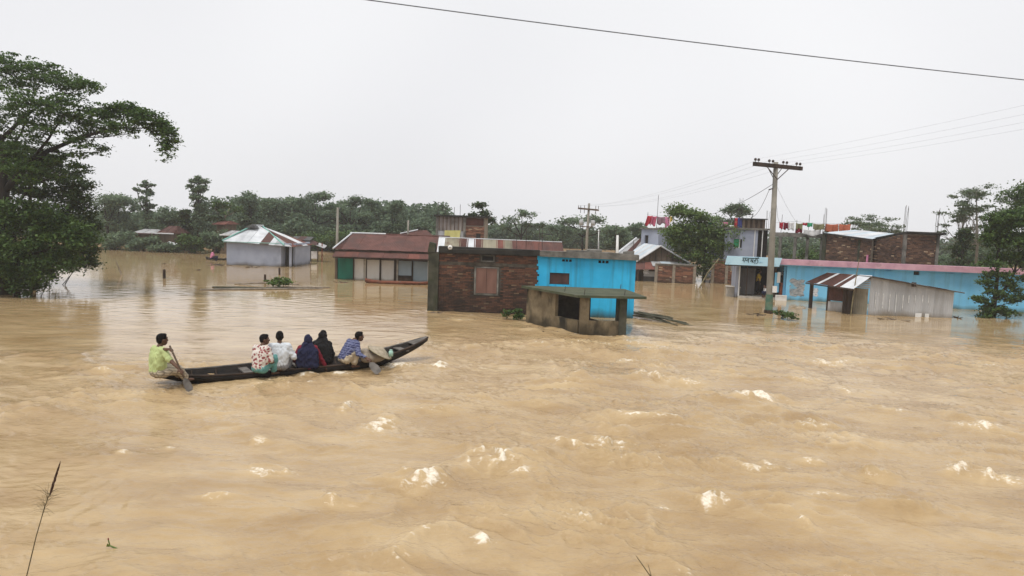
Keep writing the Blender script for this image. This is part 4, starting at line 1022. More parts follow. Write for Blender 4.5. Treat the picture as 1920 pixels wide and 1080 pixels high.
box('lintel', m_['grey_blue_paint'], gh, W4 + .01, dw, .0, .16, z4 - .098, z4 - .005)
box('side_wall', m_['grey_blue_paint'], gh, dw - .16, dw + .001, .9, dp, -1.2, z4 - .05)
zr4 = F4.z(483, 424, 2.3)
ea = (-.22, -.25, z4 + .02); eb = (dw + .15, -.25, z4 - .24); ec = (dw + .15, dp + .2, z4 - .24); ed = (-.22, dp + .2, z4 + .02)
ra = (F4.s(474, 426, 2.0), 2.0, zr4); rb_ = (F4.s(492, 426, 2.6), 2.6, zr4 - .02)
hip_face('roof_sheet', ['tin_white', 'tin_white', 'tin_white', 'rust', 'tin_white', 'tin_grey', 'tin_grey'], gh, ea, eb, ra, rb_, 7, cuts=[0, .18, .36, .53, .66, .74, .86, 1.0])
hip_face('roof_sheet', ['rust_red', 'rust', 'tin_white'], gh, eb, ec, rb_, rb_, 4)
hip_face('roof_sheet', ['tin_white', 'rust'], gh, ed, ea, ra, ra, 4)
hip_face('roof_sheet', ['rust'], gh, ec, ed, rb_, ra, 5)
MB().prism([(ra[0] - .45, ra[1] - .5, ra[2] - .12), (ra[0] + .5, ra[1] - .5, ra[2] - .12), (ra[0] + .15, ra[1] - .4, ra[2] + .16)], (0, .5, 0)).build('ridge_vent', m_['tin_dark'], gh)
MB().tube([(ea[0], ea[1], ea[2] + .03), (ra[0], ra[1], ra[2] + .04)], .05, 6).build('hip_cap', m_['tin_green'], gh)
MB().tube([(eb[0] - .6, eb[1], eb[2] + .12), (rb_[0], rb_[1], rb_[2] + .04)], .055, 6).build('hip_cap', m_['tin_green'], gh)
MB().tube([(ra[0] - .1, ra[1], ra[2] + .06), (rb_[0] + .1, rb_[1], rb_[2] + .08)], .06, 6).build('ridge_cap', m_['tin_white'], gh)
box('eave_board', m_['tin_green'], gh, -.15, W4 * .98, -.235, -.205, z4 - .05, z4 + .0)
# dark shed behind it on posts
p0 = P(553, 490); sd = thing('post_shed', 'dark tin shed on posts behind the right end of the grey house', 'shed', (p0.x, p0.y, 0), .1)
kk = p0.y / FPX
box('wall', m_['tin_dark'], sd, -.3, 1.25, .6, .7, -1.2, 43 * kk - .1)
for x in (0.1, 1.1, 1.9, 2.25): MB().tube([(x, 0, -1.2), (x, 0, 36 * kk)], .05, 6).build('post', m_['boat_red' if x > 2 else 'wood_dark'], sd)
sheets('roof_sheet', ['tin_dark', 'rust_dark'], sd, (-.4, -.3, 40 * kk), (1.3, -.3, 40 * kk), (1.3, 1.6, 46 * kk), (-.4, 1.6, 46 * kk), 3)
sheets('roof_sheet', ['rust_dark', 'tin_grey'], sd, (1.2, -.4, 36 * kk), (2.5, -.5, 26 * kk), (2.5, 1.0, 30 * kk), (1.2, 1.2, 40 * kk), 2)
box('hanging_cloth', m_['cloth_white'], sd, 1.35, 1.85, -.02, .0, 6 * kk, 20 * kk)
# ================================================================== patchwork tin roof behind the brick house
F5 = Frame(PY(817, 560, 38.5), PY(1055, 566, 38.5))
pw = thing('patchwork_shed', 'long low shed with a roof of patchwork tin sheets behind the brick house', 'shed', (F5.o.x, F5.o.y, 0), F5.a)
za, zb_ = F5.z(935, 476), F5.z(935, 449, .9)
W5 = F5.w
sheets('roof_sheet', ['tin_white', 'tin_olive', 'tin_olive', 'rust_dark', 'tin_white', 'rust', 'tin_olive', 'tin_olive', 'rust_red', 'tin_olive', 'rust', 'rust', 'rust', 'rust_red', 'rust', 'rust', 'rust'], pw, (0, 0, za), (W5, 0, za - .02), (W5 - .1, .9, zb_ - .05), (0, .9, zb_), 17)
sheets('roof_sheet', ['rust'], pw, (W5, 2.6, za), (0, 2.6, za), (0, .9, zb_), (W5 - .1, .9, zb_ - .05), 9)
MB().tube([(0, .9, zb_ + .02), (W5 - .1, .9, zb_ - .03)], .03, 6).build('ridge_cap', m_['tin_white'], pw)
box('wall', m_['wood_old'], pw, .1, W5 - .1, .15, .25, -1.2, za + .02); box('back_wall', m_['wood_old'], pw, .1, W5 - .1, 2.4, 2.5, -1.2, za)
# ================================================================== two-storey block
F6 = Frame(PY(818, 540, 46), PY(906, 545, 46)); W6 = F6.w
ts = thing('two_storey_block', 'unfinished two-storey block with matted walls and flat roof behind the shops', 'building', (F6.o.x, F6.o.y, 0), F6.a)
zt6, zm6 = F6.z(860, 407), F6.z(860, 433)
sm = F6.s(871, 425)
box('matted_wall', m_['bamboo_mat'], ts, 0, sm, 0, .12, zm6, zt6)
for i in range(7): x = sm * (i + .3) / 7; box('batten', m_['wood_old'], ts, x, x + .05, -.03, -.002, zm6, zt6)
box('matted_wall', m_['tin_grey'], ts, -.1, sm, .02, .14, -1.2, zm6 - .01)
box('brick_wall', m_['mortar_pale'], ts, sm, W6, .02, .2, -1.2, zt6)
bricks(ts, sm + .05, W6 - .05, F6.z(890, 446), F6.z(890, 424), .02, [], 'brick_warm')
box('shutter_panel', m_['rust_dark'], ts, sm + .1, W6 - .1, -.02, .01, F6.z(890, 423), zt6 - .05)
box('window', m_['dark_inside'], ts, F6.s(893, 440), F6.s(901, 440), -.03, .0, F6.z(897, 447), F6.z(897, 438))
box('roof_slab', m_['black_mould'], ts, -.25, W6 + .25, -.2, 5.0, zt6, zt6 + .12)
box('side_wall', m_['mortar_pale'], ts, W6 - .2, W6, .2, 4.9, -1.2, zt6); box('side_wall', m_['bamboo_mat'], ts, 0, .2, .15, 4.9, -1.2, zt6); box('back_wall', m_['mortar_pale'], ts, .2, W6 - .2, 4.7, 4.9, -1.2, zt6)
sheet('tarpaulin', m_['yellow_tarp'], ts, (F6.s(833, 446), -.10, F6.z(833, 446)), (F6.s(862, 446), -.10, F6.z(862, 446)), (F6.s(864, 432), -.06, F6.z(864, 432)), (F6.s(834, 432), -.06, F6.z(834, 432)), .5, .03)
for px, y in ((820, 378), (834, 390), (851, 388), (862, 383)): s_ = F6.s(px, 405); MB().tube([(s_, .3, zt6 + .1), (s_, .3, F6.z(px, y))], .015, 5).build('rebar', m_['iron'], ts)
for px in (819, 871): s_ = F6.s(px, 425); box('column', m_['concrete'], ts, s_ - .06, s_ + .08, -.05, .02 - .005, -1.2, zt6 - .001)
# roof peeking over the shop row
p0 = PY(775, 440, 52); rp = thing('low_roof_hut', 'dark tin hut roof just showing above the rusty shop roof', 'hut', (p0.x, p0.y, 0), 0)
kk = 52 / FPX; zz = p0.z
sheets('roof_sheet', ['rust_dark', 'rust'], rp, (-45 * kk, 0, zz - .3), (45 * kk, 0, zz - .3), (20 * kk, 1.6, zz + .32), (-12 * kk, 1.6, zz + .32), 4)
MB().tube([(-27 * kk, .6, zz + .05), (3 * kk, 1.5, zz + .36)], .05, 6).build('ridge_cap', m_['tin_white'], rp)
box('wall', m_['wood_old'], rp, -40 * kk, 40 * kk, .1, 3.0, -1.2, zz - .32)
# ================================================================== houses among the far-bank trees
def hut(label, x0, x1, yeave, yridge, depth, mat, wallmat='wood_old', lean=None, hip=.22, edge='tin_white'):
    a, b = PY(x0, yeave, depth), PY(x1, yeave + (x1 - x0) * .033, depth); w = (b - a).length
    h_ = thing('village_house', label, 'house', (a.x, a.y, 0), math.atan2(b.y - a.y, b.x - a.x), 'houses on the far bank')
    ze_ = a.z; zr_ = PY((x0 + x1) / 2, yridge, depth).z
    hip = max(hip, .02); R0, R1 = (w * hip, 1.8, zr_), (w * (1 - hip), 1.8, zr_)
    for (E0, E1, A_, B_, nn_) in (((0, 0, ze_), (w, 0, ze_), R0, R1, 4), ((w, 3.6, ze_), (0, 3.6, ze_), R1, R0, 4), ((0, 3.6, ze_), (0, 0, ze_), R0, R0, 3), ((w, 0, ze_), (w, 3.6, ze_), R1, R1, 3)): hip_face('roof_sheet', [mat], h_, E0, E1, A_, B_, nn_, pitch=.2, amp=.02)
    box('wall', m_[wallmat], h_, .25, w - .25, .4, 3.2, -1.2, ze_ - .02)
    box('eave_board', m_[edge], h_, 0, w, -.06, -.01, ze_ - .06, ze_ + .05)
    if lean:
        MB().prism([(w * .75, -.45, ze_ - .9), (w * 1.25, -.45, ze_ - 1.10), (w * 1.25, .0, ze_ - 1.0), (w * .75, .0, ze_ - .80)], (0, 0, .05)).build('lean_to_roof', m_['tin_white'], h_)
    return h_
hut('maroon hip-roofed village house with a white lean-to on the far bank', 292, 326, 437, 424, 66.5, 'rust_dark', lean=True)
hut('pale tin-roofed house glimpsed left of the maroon-roofed house', 243, 290, 437, 430, 69.5, 'tin_grey', edge='rust')
hut('small red-roofed house high among the far-bank trees left of the grey house', 398, 424, 420, 414, 70, 'rust_red', hip=.1, edge='rust_red')
hut('grey tin hut partly hidden by the left edge of the grey house', 412, 446, 440, 433, 66, 'tin_grey')
# ================================================================== long blue market building
F7 = Frame(P(1386, 558), P(1905, 586)); 
mk = thing('market_building', 'long light-blue market building with pink roof edge and shopfront at left', 'building', F7.o, F7.a)
XR = F7.s(1990, 600)
sx0 = F7.s(1474, 530)                                   # right jamb of the open shop
zf = F7.z(1600, 503); zp = F7.z(1600, 491)
sq = F7.hit(1714, 504) + F7.hit(1724, 516)
vents7 = [F7.hit(a, b) + F7.hit(a + 11, b + 5) for a, b in ((1512, 496), (1549, 498), (1660, 503), (1776, 508), (1806, 509))]
wall_grid('wall', m_['sky_blue_paint'], mk, sx0, XR, -1.2, zf, [(sq[0], sq[2], sq[3], sq[1])] + [(v[0], v[2], v[3], v[1]) for v in vents7], 0, .22)
for v in vents7: box('vent', m_['sky_blue_paint'], mk, v[0], v[2], .09, .12, v[3], v[1])
w_ = box('window', m_['dark_inside'], mk, sq[0], sq[2], .12, .15, sq[3], sq[1])
for k in (1, 2): x = sq[0] + (sq[2] - sq[0]) * k / 3; MB().tube([(x, .06, sq[3]), (x, .06, sq[1])], .012, 5).build('bar', m_['iron'], w_)
sp = F7.s(1640, 500)
box('pilaster', m_['sky_blue_paint'], mk, sp, sp + .25, -.06, -.002, -1.2, zf - .02)
sf = F7.s(1463, 490, -.55)
MB().prism([(F7.s(1460, 490), -.42, zf + .05), (XR, -.42, zf + .05), (XR, -.42, zp), (F7.s(1460, 490), -.42, zp)], (0, .5, 0)).build('roof_edge', m_['pink_paint'], mk)
box('soffit', m_['sky_blue_paint'], mk, sx0 - .5, XR, -.36, .0, zf + .005, zf + .047)
box('roof_slab', m_['black_mould'], mk, -.4, XR, .085, 7.0, zf + .02, zf + .14)
# shopfront
box('shop_floor', m_['concrete_pale'], mk, -.1, sx0, -.25, 3.0, -1.2, F7.z(1420, 556))
box('partition', m_['sky_blue_paint'], mk, sx0 - .12, sx0 - .001, .22, 3.0, F7.z(1420, 556), zf)
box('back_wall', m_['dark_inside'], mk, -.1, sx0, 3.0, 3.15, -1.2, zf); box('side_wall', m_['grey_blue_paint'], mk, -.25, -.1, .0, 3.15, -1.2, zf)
box('ceiling', m_['concrete'], mk, -.1, sx0 - .13, .0, 3.0, zf - .06, zf + .01)
def f7(x0, x1, y0, y1, t=0): a = F7.hit(x0, y0, t); b = F7.hit(x1, y1, t); return a[0], b[0], b[1], a[1]
pm('steel_shutter', (.085, .08, .082), (.125, .12, .12), 2.0, 0.6, (1, 1, .3), bump=.1)
for a, b in ((1387, 1399), (1401, 1414)):
    s0, s1, z0, z1 = f7(a, b, 503, 552, .5)
    mb = MB(); n = 5; st = (s1 - s0) / n
    for i in range(n): mb.box(s0 + i * st, s0 + i * st + st * .82, .50, .54, z0, z1)
    mb.box(s0, s1, .52, .56, z0, z1).build('folding_door', m_['steel_shutter'], mk)
for px, mt, w in ((1385.5, 'plastic_white', .07), (1400, 'wood_dark', .06), (1453, 'wood_dark', .1)):
    s_ = F7.s(px, 530); box('post', m_[mt], mk, s_ - w / 2, s_ + w / 2, -.05, .03, F7.z(1420, 556), zf)
s0, s1, z0, z1 = f7(1453, 1459, 511, 548); box('doorway_panel', m_['sky_blue_paint'], mk, s0, s1, -.10, -.06, z0, z1)
s0, s1, z0, z1 = f7(1452, 1472, 552, 570); 
MB().box(s0, s1, -.45, -.40, -.6, z1).box(s0, s0 + .07, -.47, -.45, -.6, z1 + .02).box(s0 + .07, s1, -.47, -.45, z1 - .05, z1 + .02).build('counter_front', m_['plastic_white'], mk)
s0, s1, z0, z1 = f7(1459, 1463, 510, 530); box('notice', m_['plastic_white'], mk, s0 - .05, s0 + .12, -.14, -.105, z0, z1)
# goods inside the open shop
for (px, py, mt, sc_) in ((1466, 520, 'plastic_white', .22), (1470, 514, 'cloth_pale', .18), (1461, 518, 'cloth_grey', .14)):
    s_, z_ = F7.hit(px, py, .7); MB().ell((s_, .7, z_), (sc_, .16, sc_), 8, 6).tube([(s_, .7, z_ + sc_ * .9), (s_, .7, zf - .07)], .006, 4).build('hanging_goods', m_[mt], mk, smooth=True)
# sign box with hand-painted letters
sg = thing('shop_sign', None, None); sg.parent = mk
t_ = -.75
s0, z1 = F7.hit(1361, 479, t_); s1, z0 = F7.hit(1461, 500, t_)
z0l = F7.z(1361, 496, t_); z1l = F7.z(1364, 479, t_); z1r = F7.z(1461, 485, t_)
z0 = (z0 + z0l) / 2; z1 = (z1l + z1r) / 2
MB().prism([(s0, t_, z0), (s1, t_, z0), (s1 + .12, t_, z1), (s0 + .08, t_, z1)], (0, .30, 0)).build('board', m_['pale_blue_paint'], sg)
box('board_edge', m_['dark_inside'], sg, s0, s1, t_ + .01, -.05, z0 - .06, z0 - .004)
STROKES = [[(395, 235), (700, 248), (1390, 270)], [(1325, 150), (1325, 262)], [(430, 240), (430, 345), (395, 410)], [(430, 350), (478, 392), (490, 500)], [(430, 345), (480, 345)], [(560, 240), (562, 320), (545, 398)], [(545, 398), (590, 355), (622, 402), (652, 350), (668, 432)],
           [(640, 352), (760, 345)], [(775, 258), (758, 400), (742, 520)], [(910, 262), (908, 362), (872, 465)], [(908, 380), (958, 425), (962, 515)], [(1018, 268), (1015, 480), (1052, 540)], [(962, 440), (1016, 380)], [(1100, 380), (1138, 372), (1160, 410), (1132, 442), (1100, 420), (1100, 380)], [(1136, 372), (1132, 600)],
           [(1200, 215), (1200, 325), (1158, 338)], [(1160, 420), (1205, 400)], [(1262, 280), (1258, 345), (1318, 420), (1312, 525), (1252, 570), (1208, 540)]]
FADED = [[(1395, 545), (1440, 470), (1475, 545)], [(1420, 520), (1460, 520)], [(1500, 470), (1500, 545)], [(1545, 480), (1585, 510), (1545, 550)]]
def strokes(name, mat, S, wd):
    mb = MB()
    for st in S:
        pts = []
        for (x, y) in st:
            a, z = F7.hit(1380 + x / 32, 476 + y / 32, t_); pts.append((a, t_ - .004, z))
        mb.tube(pts, wd, 5)
    return mb.build(name, m_[mat], sg)
strokes('lettering', 'ink', STROKES, .024); strokes('small_lettering', 'ink_faded', FADED, .02)
# torn posters pasted on the wall
def poster(name, label, fr, x0, x1, y0, y1, mat, t=-.012, cat='poster'):
    a = fr.hit(x0, y0); b = fr.hit(x1, y1); mb = MB(); n = 10; W = b[0] - a[0]; Hh = a[1] - b[1]
    pts = []
    for i in range(n): pts.append((W * i / n, rnd.uniform(-.05, .05)))
    for i in range(n): pts.append((W + rnd.uniform(-.05, .05), Hh * i / n))
    for i in range(n): pts.append((W * (1 - i / n), Hh + rnd.uniform(-.05, .05)))
    for i in range(n): pts.append((rnd.uniform(-.05, .05), Hh * (1 - i / n)))
    r_ = fr.wld(a[0], t, b[1])
    o = mb.prism([(p[0], 0, p[1]) for p in pts], (0, .006, 0)).build(name, m_[mat])
    o.location = r_; o.rotation_euler = (0, 0, fr.a); return tag(o, label, cat)
poster('poster', 'large torn grey posters pasted on the blue wall beside the shop', F7, 1482, 1507, 523, 556, 'paper', t=-.008)
poster('poster', 'small faded poster on the blue wall left of the tin shed awning', F7, 1525, 1533, 540, 556, 'pale_paper', t=-.008)
# ---- brick rooms on the roof
def roof_room(name, label, pc, pl, pr, Yc, Yl, Yr, yt_c, yt_l, yt_r, slope=.0):
    c, l, r_ = PY(pc, 490, Yc), PY(pl, 490, Yl), PY(pr, 490, Yr)
    zb = zf + .14
    fr = Frame(Vector((c.x, c.y, 0)), Vector((r_.x, r_.y, 0)))
    rt = thing(name, label, 'building', (c.x, c.y, 0), fr.a)
    w = fr.w; zc, zr_ = fr.z(pc, yt_c), fr.z(pr, yt_r); ll = fr.loc(Vector((l.x, l.y, 0))); zl = PY(pl, yt_l, Yl).z
    return rt, fr, w, zb, zc, zr_, ll, zl
rt, fr, w, zb, zc, zr_, ll, zl = roof_room('roof_room', 'brown brick room with dark sloping roof on the market roof', 1692, 1629, 1757, 38.9, 41.7, 38.9, 437, 451, 439)
box('front_core', m_['mortar_pale'], rt, .1, w - .1, .03, .2, zb, zc - .02)
bricks(rt, .14, w - .12, zb, zc - .04, .02, [], 'brick_brown', L=.21, Hh=.062, gap=.016)
for x in (0, w - .12): box('column', m_['concrete'], rt, x - .02, x + .14, -.05, .12, zb, zc - .01)
mb = MB().prism([(0, .05, zb), (ll.x, ll.y, zb), (ll.x, ll.y, zl), (0, .05, zc - .03)], (.16, .0, 0)); mb.build('side_core', m_['mortar_pale'], rt)
d = Vector((ll.x, ll.y, 0)); Ls = d.length
sr_ = thing('side_wall', None, None); sr_.parent = rt; sr_.rotation_euler = (0, 0, math.atan2(-ll.y, -ll.x)); sr_.location = (ll.x, ll.y, 0)
bricks(sr_, .05, Ls - .1, zb, max(zc, zl), -.02, [], 'brick_brown', L=.21, Hh=.062, gap=.016, top=lambda c: zl + (zc - zl) * c / Ls - .05)
ov = .22
MB().prism([(ll.x - .1, ll.y, zl), (0, -.2, zc), (w + ov, -.25, zr_ - .02), (w + ov * .5, ll.y, zl + .1)], (0, 0, .11)).build('roof', m_['black_mould'], rt)
box('back_wall', m_['mortar_pale'], rt, ll.x + .2, w, ll.y - .1, ll.y, zb, zl - .01); box('end_wall', m_['mortar_pale'], rt, w - .22, w - .1, .2, ll.y - .1, zb, zl)
bars(rt, .0, .05, zc, fr.z(1694, 386), 4, .12); bars(rt, w - .15, .05, zc, fr.z(1756, 393), 4, .10)
rt, fr, w, zb, zc, zr_, ll, zl = roof_room('roof_room', 'lower brown brick room with silver tin roof on the market roof', 1545, 1535, 1632, 43.5, 45.0, 41.0, 437, 437, 449)
box('front_core', m_['mortar_pale'], rt, .05, w, .03, .2, zb, min(zc, zr_) - .25)
bricks(rt, .08, w - .02, zb, max(zc, zr_), .02, [], 'brick_brown', L=.21, Hh=.062, gap=.016, top=lambda c: zc + (zr_ - zc) * c / w - .05)
MB().prism([(.05, .03, min(zc, zr_) - .26), (w, .03, min(zc, zr_) - .26), (w, .03, zr_ - .04), (.05, .03, zc - .04)], (0, .15, 0)).build('gable', m_['mortar_pale'], rt)
box('column', m_['concrete_moss'], rt, -.2, .06, -.04, .2, zb, zc + .1); box('column', m_['concrete_moss'], rt, w * .72, w * .72 + .14, -.02, .02, zb, zr_ - .02)
box('painted_pipe', m_['cloth_pink'], rt, w * .93, w * .93 + .09, -.10, -.02, zb, zb + .55)
sheets('roof_sheet', ['tin_blue', 'tin_white'], rt, (-.1, -.15, zc + .02), (w + .1, -.15, zr_ + .02), (w + .1, 2.4, zr_ + .38), (.4, 2.4, zc + .26), 5)
MB().tube([(-.1, -.17, zc), (w + .1, -.17, zr_)], .04, 6).build('eave_board', m_['tin_dark'], rt)
box('back_wall', m_['mortar_pale'], rt, .3, w, 2.2, 2.3, zb, min(zc, zr_)); bars(rt, -.15, .0, zc, fr.z(1548, 388), 3, .12)
# ---- unfinished frame of beams and columns
a, b = PY(1452, 490, 46), PY(1543, 490, 44.5)
fr = Frame(Vector((a.x, a.y, 0)), Vector((b.x, b.y, 0)))
uf = thing('unfinished_building', 'unfinished concrete frame of columns and a beam behind the power pole', 'building', (a.x, a.y, 0), fr.a)
zb_, zt_ = fr.z(1500, 445), fr.z(1500, 437)
box('beam', m_['concrete'], uf, -.3, fr.w, 0, .28, zb_, zt_)
for px in (1462, 1490, 1513, 1540): s_ = fr.s(px, 460); box('column', m_['concrete'], uf, s_ - .085, s_ + .085, .03, .25, -1.2, zb_); MB().tube([(s_, .1, zt_), (s_ + .02, .1, fr.z(px, 402 if px != 1490 else 412))], .014, 5).build('rebar', m_['iron'], uf)
0 and box('low_wall', m_['concrete_pale'], uf, .2, 2.4, 3.25, 3.4, -1.2, fr.z(1475, 478, 3.2))
# ---- grey two-storey building with a hut on its roof
a, b = PY(1372, 490, 50), PY(1418, 492, 50); fr = Frame(Vector((a.x, a.y, 0)), Vector((b.x, b.y, 0)))
gb = thing('grey_building', 'grey plastered upper storey with a green window behind the shop sign', 'building', (a.x, a.y, 0), fr.a)
zt_ = fr.z(1400, 431); w = fr.w; e = fr.s(1446, 470)
gw = fr.hit(1376, 448) + fr.hit(1391, 465)
wall_grid('wall', m_['grey_blue_paint'], gb, -.6, w, -1.2, zt_, [(gw[0], gw[2], gw[3], gw[1])], 0, .2)
wn = thing('window', None, None); wn.parent = gb
mid = gw[0] + (gw[2] - gw[0]) * .72
box('pane', m_['cloth_green'], wn, gw[0], mid - .03, .10, .13, gw[3], gw[1]); box('dark_pane', m_['dark_inside'], wn, mid + .03, gw[2], .12, .15, gw[3], gw[1])
MB().box(mid - .03, mid + .03, .02, .14, gw[3], gw[1]).box(gw[0], mid - .03, .02, .10, gw[3], gw[3] + .05).build('frame', m_['plastic_white'], wn)
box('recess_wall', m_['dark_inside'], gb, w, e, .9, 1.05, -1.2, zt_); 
for px in (1414, 1428.5): s_ = fr.s(px, 460); MB().tube([(s_, -.02, .4), (s_, -.02, zt_)], .035, 6).build('pipe', m_['plastic_white'], gb)
box('roof_slab', m_['concrete'], gb, -.7, e + .1, -.12, 5.0, zt_, zt_ + .14)
box('back_wall', m_['grey_blue_paint'], gb, -.6, e, 4.7, 4.9, -1.2, zt_); box('side_wall', m_['grey_blue_paint'], gb, e - .2, e, 1.05, 4.7, -1.2, zt_)
hz = fr.z(1415, 410); h0, h1 = fr.s(1395, 420), fr.s(1438, 420)
hut_ = thing('roof_hut', 'dark boarded hut with flat lid on the roof of the grey building', 'hut', fr.wld(h0, .3, zt_ + .14), fr.a)
for i in range(9): x = (h1 - h0) * i / 9; box('board', m_['wood_dark' if i % 2 else 'wood_old'], hut_, x, x + (h1 - h0) / 9 - .015, 0, .05, 0, hz - zt_ - .2)
MB().box(0, .06, .06, 2.0, 0, hz - zt_ - .2).box(h1 - h0 - .06, h1 - h0, .06, 2.0, 0, hz - zt_ - .2).box(.06, h1 - h0 - .06, 1.9, 2.0, 0, hz - zt_ - .2).build('wall', m_['wood_dark'], hut_)
box('lid', m_['tin_dark'], hut_, -.15, h1 - h0 + .1, -.15, 2.1, hz - zt_ - .19, hz - zt_ - .12)
bars(gb, fr.s(1405, 420), 2.4, zt_ + .14, fr.z(1405, 372, 2.4), 4, .2); bars(gb, fr.s(1440, 430), .3, zt_ + .14, fr.z(1440, 392), 3, .12)
# ---- stair tower with laundry
a, b = PY(1201, 470, 57), PY(1233, 471, 55.5); fr = Frame(Vector((a.x, a.y, 0)), Vector((b.x, b.y, 0)))
st_ = thing('stair_tower', 'small plain grey plastered stair tower with one slit window', 'building', (a.x, a.y, 0), fr.a)
w = fr.w; zt_ = fr.z(1218, 430); tw = fr.hit(1209, 441) + fr.hit(1215, 456)
wall_grid('front_wall', m_['grey_blue_paint'], st_, 0, w, -1.2, zt_, [(tw[0], tw[2], tw[3], tw[1])], 0, .15)
box('window', m_['dark_inside'], st_, tw[0], tw[2], .1, .13, tw[3], tw[1])
rx = PY(1264, 440, 58); rl_ = fr.loc(Vector((rx.x, rx.y, 0)))
MB().prism([(w, 0, -1.2), (rl_.x, rl_.y, -1.2), (rl_.x, rl_.y, zt_), (w, 0, zt_)], (-.1, .15, 0)).build('side_wall', m_['grey_blue_paint'], st_)
MB().prism([(-.12, -.12, zt_), (w + .05, -.12, zt_), (rl_.x + .12, rl_.y, zt_), (rl_.x - 1.5, rl_.y + 1.6, zt_), (-.12, 2.6, zt_)], (0, 0, .12)).build('roof_slab', m_['concrete'], st_)
for px, y in ((1213, 398), (1231, 366), (1262, 395)): s_ = fr.s(px, 428, .4); MB().tube([(s_, .4, zt_ + .1), (s_ + .03, .4, fr.z(px, y, .4))], .018, 5).build('rebar', m_['iron'], st_)
FT, ZT = fr, zt_ + .12
# ---- tin-roofed house below the tower
a, b = P(1198, 529), P(1283, 531); a = PY(1198, 520, 50.5); b = PY(1283, 523, 50.5)
fr = Frame(Vector((a.x, a.y, 0)), Vector((b.x, b.y, 0)))
th_ = thing('gabled_house', 'house with pale tin gable roof and dark gable end below the stair tower', 'house', (a.x, a.y, 0), fr.a)
w = fr.w; ze_ = fr.z(1240, 489); za_ = fr.z(1237, 462); sa_ = fr.s(1237, 462)
MB().prism([(0, .0, ze_), (w, .0, ze_), (sa_, .0, za_)], (0, .1, 0)).build('gable', m_['wood_old'], th_)
for k in range(7):
    x = w * (k + .7) / 8; hh = ze_ + (za_ - ze_) * (x / sa_ if x < sa_ else (w - x) / (w - sa_)); box('batten', m_['wood_dark'], th_, x, x + .04, -.025, -.003, ze_, hh - .02)
sheets('roof_sheet', ['tin_blue', 'tin_white'], th_, (-.35, 6, ze_ - .12), (-.35, -.3, ze_ - .12), (sa_, -.3, za_ + .05), (sa_, 6, za_ + .05), 6)
sheets('roof_sheet', ['tin_white', 'tin_grey'], th_, (w + .35, -.3, ze_ - .12), (w + .35, 6, ze_ - .12), (sa_, 6, za_ + .05), (sa_, -.3, za_ + .05), 6)
MB().tube([(-.35, -.33, ze_ - .12), (sa_, -.33, za_ + .05), (w + .35, -.33, ze_ - .12)], .06, 6).build('barge_board', m_['tin_white'], th_)
sheets('apron_sheet', ['tin_grey', 'tin_blue', 'tin_grey'], th_, (.8, -.8, ze_ - .35), (w + .35, -.8, ze_ - .40), (w + .2, .0, ze_ - .05), (.8, .0, ze_ - .05), 4)
box('front_wall', m_['wood_old'], th_, .05, w - .05, .02, .15, -1.2, ze_ - .003); box('side_wall', m_['wood_old'], th_, .05, .2, .15, 5.8, -1.2, ze_ - .02); box('back_wall', m_['wood_old'], th_, .2, w - .05, 5.6, 5.8, -1.2, ze_)
sheets('porch_sheet', ['rust', 'rust_red'], th_, (-.45, -1.1, ze_ - .62), (1.55, -1.1, ze_ - .58), (1.75, -.1, ze_ - .12), (-.3, -.1, ze_ - .12), 3)
for x in (-.25, 1.45): MB().tube([(x, -.95, -1.2), (x, -.95, ze_ - .60)], .05, 6).build('post', m_['wood_dark'], th_)
box('porch_board', m_['tin_grey'], th_, .2, 1.35, -.75, -.70, .35, ze_ - .75); box('porch_board', m_['tin_dark'], th_, .2, 1.35, -.74, -.70, -.6, .34); box('brick_pier', m_['brick_mortar'], th_, -.45, .05, -.70, -.5, -1.2, ze_ - .7)
PF = Frame(fr.wld(0, -.76, 0), fr.wld(1, -.76, 0))
poster('poster', 'small white notice pasted on the porch of the gabled house', PF, 1207, 1216, 503, 513, 'pale_paper', t=-.012)
# second roof behind at left
a = PY(1160, 475, 56); kk = 56 / FPX
lr = thing('white_roofed_shed', 'white sloping tin roof edge left of the gabled house', 'shed', (a.x, a.y, 0), .0)
sheets('roof_sheet', ['tin_grey', 'rust_dark'], lr, (0, 0, a.z), (48 * kk, 0, a.z), (66 * kk, 2.0, a.z + 1.2), (40 * kk, 2.0, a.z + 1.2), 4)
MB().tube([(-.1, -.02, a.z + .03), (40 * kk, 2.0, a.z + 1.24)], .09, 6).build('barge_board', m_['tin_white'], lr)
box('wall', m_['wood_old'], lr, .3, 46 * kk, .2, 2.5, -1.2, a.z - .02)
# ---- brick yard walls
def yard_wall(label, x0, x1, yb0, yb1, yt, cuts, grille=None):
    fr = Frame(P(x0, yb0), P(x1, yb1)); yw = thing('brick_wall', label, 'wall', fr.o, fr.a, 'brick yard walls'); zt_ = fr.z((x0 + x1) / 2, yt)
    H = []
    if grille: g = fr.hit(grille[0], grille[2]) + fr.hit(grille[1], grille[3]); H = [(g[0], g[2], g[3], g[1])]
    wall_grid('core', m_['mortar_pale'], yw, 0, fr.w, -1.2, zt_, H, .03, .2)
    bricks(yw, .05, fr.w - .05, -.2, zt_ - .03, .015, H, 'brick_warm', L=.25, Hh=.07)
    for px in cuts: s_ = fr.s(px, 515); box('pier', m_['mortar_pale'], yw, s_ - .1, s_ + .1, -.06, -.012, -1.2, zt_ + .02)
    box('coping', m_['concrete'], yw, -.05, fr.w + .05, -.08, .25, zt_, zt_ + .07)
    if H:
        gr = box('grille_opening', m_['dark_inside'], yw, H[0][0], H[0][1], .14, .18, H[0][2], H[0][3])
        for k in range(6): x = H[0][0] + (H[0][1] - H[0][0]) * (k + .5) / 6; MB().tube([(x, .0, H[0][2]), (x, .0, H[0][3])], .014, 5).build('bar', m_['plastic_white'], gr)
    return yw, fr
